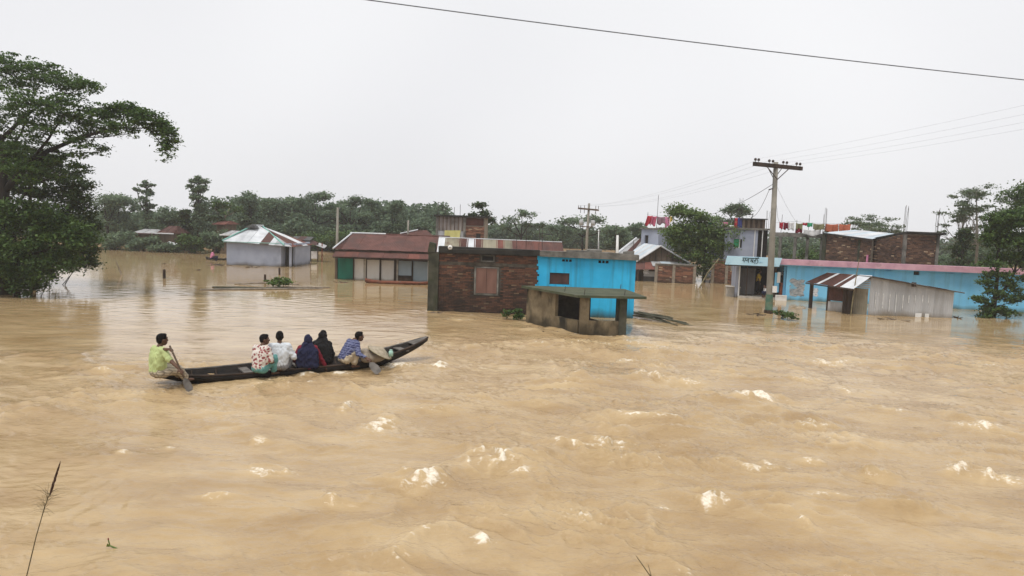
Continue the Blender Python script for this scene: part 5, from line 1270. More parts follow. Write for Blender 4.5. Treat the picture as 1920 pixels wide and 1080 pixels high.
yard_wall('reddish brick yard wall below the gabled house', 1229, 1304, 530, 533, 497, (1230, 1263, 1302))
yard_wall('reddish brick wall with a barred opening left of the shopfront', 1334, 1396, 531, 534, 489, (1336, 1362), (1371, 1386, 498, 508))
p0 = P(1374, 556); o = thing('concrete_tank', 'pale square concrete block standing in the water left of the shopfront', 'block', p0, F7.a)
MB().box(-.38, .38, 0, .7, -1.2, .52, j=.01).build('body', m_['concrete_pale'], o, bevel=.02); box('cap', m_['concrete_pale'], o, -.42, .42, -.04, .74, .52, .58, bevel=.01)
p0 = P(1304, 540); p1 = PY(1349, 484, p0.y + .6); o = MB().tube([Vector((0, 0, -.6)) - (p1 - p0) * .05, (p1 - p0) * .5, p1 - p0], [.05, .045, .035], 6).build('bamboo_pole', m_['bamboo']); o.location = p0
tag(o, 'long bamboo pole leaning out of the water before the leafy tree', 'pole')
# ================================================================== tin shed with awning
A8, B8 = P(1627, 592), P(1785, 597); F8 = Frame(A8, B8); W8 = F8.w
ts = thing('tin_shed', 'grey tin shed with a striped rusty awning before the blue wall', 'shed', F8.o, F8.a)
zl8, zr8 = F8.z(1632, 519), F8.z(1788, 546)
bk_ = F8.loc(P(1549, 583)); sd_ = Vector((bk_.x, bk_.y, 0))
n = 9
for i in range(n):
    a, b = W8 * i / n - (.02 if i else 0), W8 * (i + 1) / n
    k = .006 * (i % 2)
    ta, tb = zl8 + (zr8 - zl8) * a / W8, zl8 + (zr8 - zl8) * b / W8
    sheet('wall_sheet', m_['tin_grey'], ts, (a, -k, -1.0), (b, -k, -1.0), (b, -k, tb - .02), (a, -k, ta - .02), .10, .010)
# counted strokes in white paint
TX = [(1641, 548, 575), (1648, 549, 556), (1655, 550, 578), (1667, 551, 584), (1679, 552, 586), (1692, 553, 580), (1704, 554, 568), (1716, 554, 568), (1730, 553, 568), (1741, 553, 569)]
for (px, y0, y1) in TX:
    a = F8.hit(px, y0, -.02); b = F8.hit(px - .6, y1, -.02)
    MB().box(-.02, .02, -.026, -.018, 0, a[1] - b[1]).build('chalk_mark', m_['chalk'], ts).location = (b[0], 0, b[1])
for (px, py, w_, h_) in ((1722, 591, 11, 8), (1738, 592, 7, 8)):
    a = F8.hit(px - w_ / 2, py - h_ / 2, -.03); b = F8.hit(px + w_ / 2, py + h_ / 2, -.03); box('patch', m_['plastic_white'], ts, a[0], b[0], -.035, -.020, b[1], a[1])
# roof sheet over the main body
ov = F8.s(1803, 549)
sheets('roof_sheet', ['tin_grey', 'rust_dark'], ts, (-.05, -.2, zl8 + .03), (ov, -.2, zr8 - .05), (ov + sd_.x, sd_.y + .2, zr8 - .05), (sd_.x, sd_.y + .2, zl8 + .03), 5)
MB().prism([(-.05, -.22, zl8 - .01), (ov, -.22, zr8 - .08), (ov, -.22, zr8 - .03), (-.05, -.22, zl8 + .05)], (0, .03, 0)).build('fascia', m_['wood_dark'], ts)
box('bracket', m_['wood_dark'], ts, F8.s(1709, 530), F8.s(1714, 530), -.19, -.02, F8.z(1710, 537), F8.z(1710, 529))
# left side wall: dark sheets below, louvred gable above
L8 = sd_.length
sp8 = lambda k, off=0: (sd_.x * k - off * sd_.y / L8, sd_.y * k + off * sd_.x / L8)
def sw(name, mat, k0, k1, z0, z1, off=.0, cor=True):
    a, b = sp8(k1, off), sp8(k0, off)
    if cor: sheet(name, m_[mat], ts, (a[0], a[1], z0), (b[0], b[1], z0), (b[0], b[1], z1), (a[0], a[1], z1), .1, .008)
    else: MB().prism([(a[0], a[1], z0), (b[0], b[1], z0), (b[0], b[1], z1), (a[0], a[1], z1)], (.03, .02, 0)).build(name, m_[mat], ts)
zlow = F8.z(1610, 541)
sw('side_sheet', 'tin_olive', .03, .36, -.9, zlow); sw('side_sheet', 'rust_dark', .52, .97, .55, zlow); sw('side_sheet', 'tin_grey', .52, .97, -.9, .50)
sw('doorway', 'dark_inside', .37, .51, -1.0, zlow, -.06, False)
for i in range(5):
    z_ = zlow + (zl8 - .1 - zlow) * i / 5; k = .42 * (1 - i / 6)
    sw('louvre', 'tin_grey', .01, max(.08, k), z_ + .02, z_ + (zl8 - zlow) / 5 - .02, .02, False)
# awning: separate sheets, white ones between the rusty
ra_, rb2 = Vector((.05, -.05, zl8 + .06)), Vector((sd_.x * 1.05, sd_.y * 1.05, F8.loc(PY(1545, 512, F8.wld(sd_.x, sd_.y, 0).y)).z + .02))
la = F8.loc(PY(1600, 542, A8.y - .35)); lb_ = F8.loc(PY(1511, 529, P(1519, 578).y))
sheets('awning_sheet', ['rust_dark', 'tin_white', 'rust_dark', 'tin_white', 'rust_dark', 'tin_white'], ts, lb_, la, ra_, rb2, 6, cuts=[0, .24, .30, .60, .63, .74, 1.0], amp=.010)
for px, py, mt in ((1519, 578, 'wood_dark'), (1552, 583, 'wood_dark'), (1582, 588, 'wood_dark'), (1590, 589, 'wood_dark')):
    q = F8.loc(P(px, py)); dd = (Vector((la.x, la.y, 0)) - Vector((lb_.x, lb_.y, 0))).normalized()
    box('post', m_[mt], ts, q.x - .07, q.x + .07, q.y - .07, q.y + .07, -1.3, la.z + (lb_.z - la.z) * min(1, max(0, (q.x - la.x) / (lb_.x - la.x))) + .10)
MB().tube([Vector(lb_) - Vector((0, 0, .05)), Vector(la) - Vector((0, 0, .05))], .035, 6).build('awning_rail', m_['wood_dark'], ts)
q = P(1593, 590); o = MB().tube([(0, 0, -.9), (.08, .0, 1.0), (.22, 0, F8.z(1606, 485))], [.03, .026, .015], 6).build('bamboo_pole', m_['bamboo']); o.location = q - Vector((.15, .35, 0)); tag(o, 'thin upright bamboo pole in front of the tin shed awning', 'pole')
# ================================================================== laundry
def cloth(label, A, B, drop, mat, seed, tilt=0.0):
    r_ = np.random.RandomState(seed); A = Vector(A); B = Vector(B); n, mrows = 14, 7
    d = (B - A); nrm = d.cross(Vector((0, 0, 1))).normalized(); vs = []; fs = []
    ph = r_.rand(3) * 6.28
    for j in range(mrows + 1):
        for i in range(n + 1):
            s = i / n; v = j / mrows
            fold = .05 * math.sin(s * 9 + ph[0]) * (.3 + v) + .03 * math.sin(s * 21 + ph[1])
            edge = 1 + .14 * math.sin(s * 7 + ph[2])
            vs.append(A.lerp(B, s) + Vector((tilt * v * drop, 0, -drop * v * edge - .04 * math.sin(math.pi * s))) + nrm * fold - A)
    for j in range(mrows):
        for i in range(n): a = j * (n + 1) + i; fs.append((a, a + 1, a + n + 2, a + n + 1))
    o = MB().add(vs, fs).build('laundry_cloth', m_[mat], None, smooth=True); o.location = A
    so = o.modifiers.new('thick', 'SOLIDIFY'); so.thickness = .01
    return tag(o, label, 'laundry', 'laundry on the roof lines')
def line(label, pts, rad=.006, name='clothes_line', cat='line', mat='cable'):
    o = MB().tube([Vector(p) - Vector(pts[0]) for p in pts], rad, 5).build(name, m_[mat]); o.location = pts[0]; return tag(o, label, cat)
Yt = 56
q = [PY(1213, 402, Yt), PY(1232, 405, Yt), PY(1262, 404, Yt)]
line('washing line above the grey stair tower', q)
for x0, x1, y, dr, mt, lb, ti in ((1214, 1224, 404, .75, 'cloth_red', 'red and white cloth slanting at the left of the stair tower line', -.25), (1222, 1232, 405, .72, 'cloth_rose', 'rose cloth beside the pole on the stair tower line', -.15), (1233, 1247, 406, .58, 'cloth_mauve', 'mauve-grey cloth in the middle of the stair tower line', 0), (1247.5, 1256, 406, .85, 'cloth_pink', 'long pink cloth hanging lowest on the stair tower line', 0), (1256.5, 1261, 405, .45, 'cloth_yellow', 'small yellow cloth at the right of the stair tower line', 0)):
    cloth(lb, PY(x0, y, Yt), PY(x1, y + .3, Yt), dr, mt, int(x0), ti)
Yt = 50.5
line('washing line left of the roof hut', [PY(1326, 416, Yt), PY(1360, 417, Yt), PY(1396, 409, Yt)])
for x0, x1, y, dr, mt, lb in ((1328, 1337, 416, .28, 'cloth_green', 'small green cloth at the left end of the roof hut line'), (1338, 1344, 416, .22, 'cloth_white', 'small striped pale cloth next to the green one'), (1345, 1355, 416, .36, 'cloth_white', 'white cloth next to a pink one left of the roof hut'), (1355.5, 1365, 416, .38, 'cloth_pink', 'pink cloth between the white cloth and the roof hut'), (1378, 1383, 408, .72, 'cloth_red', 'dark red cloth left of the blue one by the roof hut'), (1384, 1394, 408, .82, 'cloth_blue', 'deep blue cloth hanging at the left of the roof hut')):
    cloth(lb, PY(x0, y, Yt), PY(x1, y + .3, Yt), dr, mt, int(x0))
Yt = 44.4
line('long washing line over the concrete frame', [PY(1450, 418, Yt), PY(1490, 415, Yt), PY(1515, 418, Yt), PY(1546, 419, Yt), PY(1596, 420, Yt)])
for x0, x1, y, dr, mt, lb in ((1461, 1469, 416, .40, 'cloth_red', 'bright red cloth right of the power pole'), (1470, 1478, 416.5, .42, 'cloth_maroon', 'dark red cloth second right of the power pole'), (1479, 1489, 416, .46, 'cloth_white', 'white cloth third right of the power pole'), (1492, 1505, 418, .36, 'cloth_olive', 'olive cloth on the line over the concrete frame'), (1505.5, 1513, 417, .16, 'cloth_red', 'small red scarf between olive and green cloths'), (1514, 1524, 417, .24, 'cloth_green', 'green patterned cloth on the line over the concrete frame'), (1525, 1545, 419, .40, 'cloth_olive', 'wide drab cloth at the right of the concrete frame'), (1492, 1505, 427, .28, 'cloth_maroon', 'maroon cloth hanging lower under the olive one'), (1506, 1540, 430, .34, 'cloth_white', 'wide white sheet drying low over the concrete frame'), (1548, 1572, 419.5, .55, 'cloth_orange', 'long orange-red cloth left half of the pair above the silver roof'), (1573, 1595, 420, .52, 'cloth_orange', 'long orange-red cloth right half of the pair above the silver roof')):
    cloth(lb, PY(x0, y, Yt), PY(x1, y + .5, Yt), dr, mt, int(x0 + y))
# ================================================================== poles and wires
pb = P(1441, 588)
pl = thing('power_pole', 'tall concrete power pole with wooden crossarm and insulators, green painted foot', 'pole', pb, 0)
ptop = PY(1455, 304, pb.y) - pb
MB().tube([(0, 0, -1.6), (0, 0, .0), ptop * .5, ptop], [.17, .165, .135, .10], 10).build('shaft', m_['pole_concrete'], pl, smooth=True)
pm('green_foot', (.05, .13, .09), (.11, .19, .13), 4.0, 0.8, stain=((.18, .17, .12), 3.0, .5, .7))
MB().tube([(0, 0, .12), ptop * .13], [.172, .165], 12, False).build('painted_foot', m_['green_foot'], pl, smooth=True)
MB().tube([(0, 0, -.3), (0, 0, .18)], [.205, .20], 10).build('collar', m_['wood_dark'], pl)
box('meter_box', m_['plastic_white'], pl, .03, .22, -.26, -.17, 1.02, 1.32)
Ya, Yb = pb.y - .7, pb.y + .9
ca_, cb_ = PY(1410, 307, Ya) - pb, PY(1500, 316, Yb) - pb
ctr = (ca_ + cb_) / 2
dirx = (cb_ - ca_).normalized(); nn = Vector((dirx.y, -dirx.x, 0)).normalized() * .16
bm_ = MB().prism([ca_ + nn + Vector((0, 0, -.10)), cb_ + nn + Vector((0, 0, -.10)), cb_ + nn + Vector((0, 0, .08)), ca_ + nn + Vector((0, 0, .08))], -nn * .75)
bm_.build('crossarm', m_['wood_dark'], pl)
INS = []
for k in (.03, .095, .31, .385, .60, .675, .885, .96):
    q = ca_.lerp(cb_, k) + nn * .6
    MB().tube([q + Vector((0, 0, .07)), q + Vector((0, 0, .14)), q + Vector((0, 0, .15)), q + Vector((0, 0, .22)), q + Vector((0, 0, .26))], [.014, .014, .06, .065, .03], 8).build('insulator', m_['insulator'], pl, smooth=True); INS.append(pb + q + Vector((0, 0, .2)))
for k in (.24, .70): MB().tube([ca_.lerp(cb_, k) + nn * 1.05 + Vector((0, 0, -.08)), Vector((ptop.x, ptop.y, ca_.lerp(cb_, .5).z - .62)) + nn * .9], .022, 5).build('brace', m_['iron'], pl)
for k in (.33, .62): MB().tube([ca_.lerp(cb_, k) - nn * .2 + Vector((0, 0, -.08)), Vector((ptop.x, ptop.y, ca_.lerp(cb_, .5).z - .60)) - nn * .3], .018, 5).build('brace', m_['iron'], pl)
zb2 = PY(1447, 352, pb.y).z
MB().tube([(ptop.x * .85, 0, zb2), (ptop.x * .85 - .28, -.05, zb2 - .10)], .03, 6).build('bracket', m_['iron'], pl)
# transformer pole further off
fpz = PY(1098, 500, 66); fp = thing('transformer_pole', 'distant concrete pole with crossarm and two small transformers', 'pole', (fpz.x, fpz.y, 0), 0)
z1 = PY(1100, 381, 66).z; zc_ = PY(1098, 391, 66).z; k_ = 66 / FPX
MB().tube([(0, 0, -1.6), (.02, 0, z1 * .5), (.08, 0, z1)], [.15, .13, .10], 8).build('shaft', m_['pole_concrete'], fp, smooth=True)
MB().prism([(-19 * k_, -.16, zc_ - .08), (20 * k_, -.16, zc_ - .20), (20 * k_, -.16, zc_ - .04), (-19 * k_, -.16, zc_ + .08)], (0, .12, 0)).build('crossarm', m_['wood_old'], fp)
FINS = []
for x in (-18, -14, -7, 14, 19): MB().tube([(x * k_, -.1, zc_ - .45 if x in (-14, -7, 14) else zc_), (x * k_, -.1, zc_ + .28)], .03, 6).build('insulator', m_['insulator'], fp); FINS.append(Vector((fpz.x + x * k_, fpz.y - .1, zc_ + .25)))
for x in (-12, 10):
    zt2 = PY(1098, 418, 66).z; tr_ = MB().tube([(x * k_, -.1, zt2 - .25), (x * k_, -.1, zt2 + .25), (x * k_, -.1, zt2 + .28)], [.2, .2, .08], 10).build('transformer', m_['tin_grey'], fp, smooth=True)
    MB().tube([(x * k_, -.1, zt2 + .28), (x * k_, -.1, zt2 + .52)], .03, 6).build('bushing', m_['insulator'], tr_)
MB().box(-13 * k_, 11 * k_, -.14, -.06, PY(1098, 424, 66).z - .1, PY(1098, 424, 66).z).build('platform', m_['wood_old'], fp)
def post(name, label, px, y0, y1, Y, rad, mat, cat='pole'):
    a, b = PY(px, y0, Y), PY(px + (y0 - y1) * .02, y1, Y); o = thing(name, label, cat, (a.x, a.y, 0), 0)
    MB().tube([(0, 0, -1.6), (0, 0, a.z), b - Vector((a.x, a.y, 0))], [rad, rad, rad * .75], 7).build('shaft', m_[mat], o, smooth=True)
    MB().tube([b - Vector((a.x, a.y, 0)) - Vector((.12, 0, .12)), b - Vector((a.x, a.y, 0)) + Vector((.12, 0, -.12))], .03, 5).build('cross_piece', m_['iron'], o); return o
post('bare_pole', 'slim bare concrete pole behind the left end of the rusty shop roof', 632, 458, 389, 58, .12, 'pole_concrete')
post('bare_pole', 'short slim pole rising above the right of the rusty shop roof', 765, 445, 413, 50, .08, 'pole_concrete')
post('bare_pole', 'short white post behind the right end of the blue roof', 1157, 482, 441, 44, .10, 'plastic_white')
post('bare_pole', 'thin white pipe rising behind the blue roof left of the short post', 1122, 472, 430, 42, .04, 'plastic_white')
# wires
def wire(label, a, b, sag, rad, mat='cable_steel', n=18, name='power_line'):
    a, b = Vector(a), Vector(b); pts = [a.lerp(b, i / n) - Vector((0, 0, sag * 4 * (i / n) * (1 - i / n))) - a for i in range(n + 1)]
    o = MB().tube(pts, rad, 5).build(name, m_[mat], smooth=True); o.location = a; return tag(o, label, 'wire')
_ca, _cb = PY(640, -7, 15), PY(2010, 159, 17.5); _up = Vector((0, 0, .55)); _ca += _up * .87; _cb += _up * .87
wire('thick single cable crossing the upper right sky', _ca - (_cb - _ca) * .9, _cb + (_cb - _ca) * .9, .55, .013, 'cable_steel', 60, 'overhead_cable')
GW = 'thin wires of the tall power pole'
for i, (ix, y1920, lb) in enumerate(((0, 186, 'topmost'), (3, 204, 'second'), (5, 220, 'third'), (7, 234, 'lowest'))):
    wire('%s thin wire from the pole crossarm to the upper right edge' % lb, INS[ix], INS[ix] + (PY(2000, y1920 - 22, 21) - INS[ix]) * 1.9, .25, .0022)['group'] = GW
for i, (ix, fi, lb) in enumerate(((1, 0, 'outer left'), (2, 1, 'inner left'), (4, 3, 'inner right'), (6, 4, 'outer right'))):
    wire('%s thin wire between the tall pole and the transformer pole' % lb, INS[ix], FINS[fi], .5, .0035)['group'] = GW
wire('upper dark service cable from the tall pole down to the left roofs', pb + Vector((ptop.x * .85, -.1, zb2 + .25)), PY(1322, 404, 52), .25, .012, 'cable', 14, 'service_cable')
wire('lower dark service cable from the tall pole down to the roof hut', pb + Vector((ptop.x * .85 - .28, -.1, zb2 - .1)), PY(1404, 405, 50), .5, .010, 'cable', 14, 'service_cable')
wire('faint service cable from the tall pole to the concrete frame', pb + Vector((ptop.x * .85 + .1, .05, zb2 + .1)), PY(1500, 425, 44), .15, .005, 'cable', 12, 'service_cable')
wire('service cable hanging beside the tall pole to the roof line', pb + Vector((ptop.x * .8 + .1, .0, zb2 - .5)), PY(1462, 416, 44), .3, .007, 'cable', 12, 'service_cable')
# ================================================================== floating and standing bits
def stump(label, px, py, h, rad, tilt=0.0, mat='wood_dark', name='mooring_post', cat='post'):
    b = P(px, py); o = MB().tube([(-tilt * .6, 0, -.6), (0, 0, 0), (tilt * h, 0, h * .95), (tilt * h, 0, h)], [rad, rad, rad * .95, rad * .7], 8).build(name, m_[mat], smooth=False); o.location = b; return tag(o, label, cat)
stump('thick short mooring post left of the floating bamboo', 308, 522, .52, .085); stump('short mooring post nearest the floating bamboo, right of the middle', 497, 528, .42, .07); stump('short mooring post in front of the grey house door', 524, 515, .46, .07)
stump('dark block-like post standing at the right edge of the picture', 1924, 640, 1.25, .08, .02)
b = P(228, 516); o = MB().tube([(.12, 0, -.5), (0, 0, 0), (-.30, .0, .78)], [.04, .04, .025], 6).build('leaning_stick', m_['wood_grey']); o.location = b; tag(o, 'thin stick leaning left out of the water near the left bushes', 'stick')
for i, (x0, y0, x1, y1, lb) in enumerate(((375, 543, 605, 541, 'longest floating bamboo pole'), (398, 538, 520, 541, 'short floating bamboo pole at the left of the raft'), (440, 532, 560, 537, 'thin bamboo pole slanting over the others'), (400, 541, 540, 540, 'floating bamboo pole lying under the slanting one'), (500, 539, 618, 539, 'floating bamboo pole reaching right past the green plant'))):
    a, b = P(x0, y0, .03), P(x1, y1, .03); lift = .10 if i == 2 else .0
    o = MB().tube([Vector((0, 0, 0)), (b - a) * .5 + Vector((0, 0, lift + .02)), b - a + Vector((0, 0, lift))], [.035, .045, .03], 7).build('bamboo_pole', m_['bamboo_dark' if i % 2 else 'wood_grey']); o.location = a; tag(o, lb, 'bamboo', 'floating bamboo poles')
def debris(label, px, py, w, h, mat, seed):
    r_ = random.Random(seed); b = P(px, py); o = thing('driftwood_clump', label, 'driftwood', b, 0)
    for _ in range(9): a = Vector((r_.uniform(-w, w) * .8, r_.uniform(-w, w) * .8, -.02)); MB().tube([a, a + Vector((r_.uniform(-w, w), r_.uniform(-.3, .3), r_.uniform(0, h)))], [.028, .014], 5).build('twig', m_[mat], o)
    MB().ell((0, 0, -.01), (w * .5, w * .3, h * .5), 8, 5).build('weed_clot', m_[mat], o); return o
debris('dark clot of drifting twigs behind the thick mooring post', 308, 495, .16, .12, 'wood_dark', 1); debris('small dark drifting clot left of the grey house', 371, 507, .14, .1, 'wood_dark', 2); debris('dark drift of weed in front of the left wall of the grey house', 408, 497, .9, .14, 'wood_dark', 3); debris('brown drift caught in the rapids before the power pole', 1445, 642, .22, .14, 'straw', 4); debris('dark scrap against the right end of the tin shed', 1792, 596, .14, .12, 'wood_dark', 5)
debris('twigs caught on the left corner column of the brick house', 812, 587, .35, .12, 'wood_old', 6); debris('straw scum along the foot of the brick wall', 880, 591, .55, .06, 'straw', 7); debris('dark twigs floating before the shelter side panel', 1035, 622, .40, .10, 'wood_dark', 8)
debris('rubbish drifting before the green shop door', 645, 530, .45, .10, 'wood_old', 9); debris('floating straw before the shop counter', 1500, 577, .6, .08, 'straw', 10); debris('twigs against the foot of the tall power pole', 1424, 591, .40, .10, 'wood_dark', 11); debris('drifting twigs in front of the tin shed wall', 1670, 599, .45, .08, 'wood_old', 12)
debris('floating leaves along the pale grey house wall', 470, 501, .5, .08, 'wood_dark', 13)
# tall grass head at lower left
gx = PY(48, 1085, 4.4); gs = thing('grass_stalk', 'tall dry grass stalk with a dark plume at the lower left corner', 'plant', (gx.x - .07, gx.y, 1.15), 0)
def g3(px, py, dy=0): q = PY(px, py, 4.4 + dy); return q - Vector((gx.x - .07, gx.y, 1.15))
MB().tube([(0, 0, -.35), g3(50, 1080), g3(68, 1005), g3(84, 950), g3(93, 925)], [.0040, .0037, .0033, .0028, .002], 6).build('stem', m_['dead_stem'], gs)
mb = MB(); r_ = random.Random(3)
for i in range(150):
    k = r_.random(); c = g3(94 + 18 * k, 926 - 55 * k); wv = .009 * (1 - k) ** .6 * (.4 if k < .12 else 1)
    a = c + Vector((r_.uniform(-wv, wv), r_.uniform(-wv, wv), 0)); mb.tube([c - Vector((.004, 0, .02)), a, a + Vector((.008, r_.uniform(-.004, .004), .03))], [.0009, .0020, .0005], 4, False)
mb.build('plume', m_['seed_head'], gs)
mb = MB()
for i in range(44):
    k = r_.random(); c = g3(82 + 10 * k, 962 - 38 * k); L_ = r_.uniform(.05, .15); an = r_.uniform(-2.6, 2.6)
    d = Vector((math.sin(an), r_.uniform(-.6, .6), .45 + .6 * math.cos(an))).normalized()
    mb.tube([c, c + d * L_ * .5 + Vector((0, 0, .006)), c + d * L_ - Vector((0, 0, .012))], [.0011, .0009, .0005], 4, False)
mb.build('spikelets', m_['dead_stem'], gs)
# drifting shoot and twig
b = P(228, 1033); o = thing('water_shoot', 'small green shoot with a red-tipped bud floating near the lower left', 'plant', b, 0)
def w3(px, py): q = PY(px, py, b.y); return q - b
MB().tube([w3(229, 1033) - Vector((0, 0, .04)), w3(222, 1030), w3(206, 1023), w3(203, 1012)], [.012, .010, .008, .006], 6).build('stem', m_['shoot_green'], o); MB().ell(w3(203, 1011), (.008, .008, .016), 6, 5).build('bud', m_['cloth_maroon'], o)
for (p_, q_, wd) in (((229, 1033), (192, 1036), .012), ((228, 1032), (221, 1045), .026), ((207, 1024), (199, 1025), .028)):
    a, c = w3(*p_), w3(*q_); m2 = a.lerp(c, .5) + Vector((0, 0, .015)); sdv = (c - a).cross(Vector((0, 1, .4))).normalized() * wd
    MB().add([a, m2 + sdv, c, m2 - sdv], [(0, 1, 2, 3)]).build('leaf', m_['shoot_green'], o)
gx2 = PY(1222, 1092, 4.7); o = thing('dry_twig', 'thin bare twig poking up at the bottom edge right of centre', 'plant', gx2 - Vector((0, 0, .5)), 0)
def t3(px, py): q = PY(px, py, 4.7); return q - gx2 + Vector((0, 0, .5))
MB().tube([(0.03, 0, 0), t3(1222, 1084), t3(1208, 1064), t3(1196, 1047), t3(1192, 1041)], [.006, .005, .0035, .003, .001], 5).tube([t3(1221, 1080), t3(1217, 1065), t3(1215, 1058)], [.003, .0022, .0012], 5).build('stem', m_['dead_stem'], o)
# ================================================================== the long boat
bt = thing('long_boat', 'long narrow black country boat carrying six people', 'boat', BF.o, BF.a)
def hull_ring(t):
    w_ = boat_w(t); zs_ = boat_sheer(t); kz = min(boat_keel(t), zs_ - .05); x = t * BL
    kf = kz + .05; fl = max(kf, -.06) if 0.1 < t < .9 else kf
    fl = min(fl, zs_ - .04)
    return [(x, -w_, zs_), (x, -w_ * .93, zs_ * .55 + kz * .45), (x, -w_ * .62, zs_ * .12 + kz * .88), (x, 0, kz), (x, w_ * .62, zs_ * .12 + kz * .88), (x, w_ * .93, zs_ * .55 + kz * .45), (x, w_, zs_),
            (x, w_ - .035, zs_), (x, w_ * .86, zs_ * .55 + fl * .45), (x, w_ * .55, fl), (x, 0, fl - .005), (x, -w_ * .55, fl), (x, -w_ * .86, zs_ * .55 + fl * .45), (x, -w_ + .035, zs_)]
mb = MB(); NS = 48
for i in range(NS + 1): mb.v += hull_ring(i / NS)
for i in range(NS):
    for q in range(14): a = i * 14 + q; b = i * 14 + (q + 1) % 14; mb.f.append((a, b, b + 14, a + 14)); mb.t.append(.5)
mb.f += [tuple(range(14))[::-1], tuple(range(NS * 14, NS * 14 + 14))]; mb.t += [.5, .5]
mb.build('hull', m_['tar_hull'], bt, smooth=True)
for sgn in (-1, 1):
    pts = [(i / NS * BL, sgn * (boat_w(i / NS) - .01), boat_sheer(i / NS) + .012) for i in range(NS + 1)]
    MB().tube(pts, .024, 6).build('gunwale', m_['wood_dark' if sgn < 0 else 'weathered_deck'], bt)
for t in (.13, .21, .29, .37, .46, .55, .64, .73, .81):
    w_ = boat_w(t) * .88; z0 = max(boat_keel(t) + .06, -.05); zs_ = boat_sheer(t) - .02
    MB().tube([(t * BL, -w_ * 1.02, zs_), (t * BL, -w_ * .9, (zs_ + z0) / 2), (t * BL, -w_ * .55, z0 + .02), (t * BL, w_ * .55, z0 + .02), (t * BL, w_ * .9, (zs_ + z0) / 2), (t * BL, w_ * 1.02, zs_)], .022, 5).build('rib', m_['wood_dark'], bt)
for t, mt in ((.30, 'weathered_deck'), (.375, 'weathered_deck'), (.49, 'weathered_deck'), (.59, 'wood_old'), (.885, 'weathered_deck')):
    w_ = boat_w(t) * .95; z = boat_sheer(t) - (.035 if t > .8 else .05); box('thwart', m_[mt], bt, t * BL - .10, t * BL + .10, -w_, w_, z - .03, z)
for i in range(4):
    yy = (-.3 + .2 * i); MB().box(.38 * BL, .62 * BL, yy - .085, yy + .085, -.03, -.008, j=.004).build('floor_board', m_['wood_old'], bt)
MB().prism([(.93 * BL, -boat_w(.93) + .03, boat_sheer(.93) - .005), (.93 * BL, boat_w(.93) - .03, boat_sheer(.93) - .005), (1.0 * BL, .04, boat_sheer(1.0) + .005), (1.0 * BL, -.04, boat_sheer(1.0) + .005)], (0, 0, .02)).build('bow_deck', m_['weathered_deck'], bt)
MB().prism([(0, -.04, boat_sheer(0) + .005), (.10 * BL, -boat_w(.10) + .03, boat_sheer(.10) - .005), (.10 * BL, boat_w(.10) - .03, boat_sheer(.10) - .005), (0, .04, boat_sheer(0) + .005)], (0, 0, .02)).build('stern_deck', m_['wood_dark'], bt)
# ================================================================== people
SEEDS = []
def remesh(name, mb, voxel, mat, parent, smooth_it=4):
    me = bpy.data.meshes.new(name + '_src'); me.from_pydata(mb.v, [], mb.f); o = bpy.data.objects.new('tmp', me); COL.objects.link(o)
    r_ = o.modifiers.new('r', 'REMESH'); r_.mode = 'VOXEL'; r_.voxel_size = voxel
    s_ = o.modifiers.new('s', 'SMOOTH'); s_.factor = .5; s_.iterations = smooth_it
    dg = bpy.context.evaluated_depsgraph_get(); me2 = bpy.data.meshes.new_from_object(o.evaluated_get(dg))
    bpy.data.objects.remove(o); bpy.data.meshes.remove(me)
    if name in ('shirt', 'lungi', 'dress', 'skirt', 'veil'):
        nv = len(me2.vertices); co = np.empty(nv * 3, np.float32); no = np.empty(nv * 3, np.float32)
        me2.vertices.foreach_get('co', co); me2.vertices.foreach_get('normal', no); co = co.reshape(-1, 3).astype(np.float64); no = no.reshape(-1, 3); sd0 = len(SEEDS) * 7.3; SEEDS.append(1)
        a_ = np.arctan2(co[:, 1], co[:, 0]); f1 = 1 - 2 * np.abs(perlin(a_ * 2.2 + co[:, 2] * 6 + sd0, co[:, 2] * 5 + sd0)); f2 = perlin(co[:, 0] * 13 + sd0, co[:, 1] * 13 + co[:, 2] * 15)
        co += no * ((.012 * f1 + .008 * f2) * (1 if name != 'veil' else 1.3))[:, None]
        me2.vertices.foreach_set('co', co.astype(np.float32).ravel()); me2.update()
    me2.name = name; me2.polygons.foreach_set('use_smooth', [True] * len(me2.polygons)); me2.materials.clear()
    return link(name, me2, mat, parent)
def ik(S, T, a, b, pole):
    S, T, pole = Vector(S), Vector(T), Vector(pole); d = T - S; L = min(d.length, (a + b) * .999)
    if d.length > L: T = S + d.normalized() * L; d = T - S
    x = (a * a - b * b + L * L) / (2 * L); h = math.sqrt(max(0, a * a - x * x)); u = d.normalized()
    p = pole - u * pole.dot(u)
    if p.length < 1e-4: p = Vector((0, 0, -1))
    return S + u * x + p.normalized() * h, T
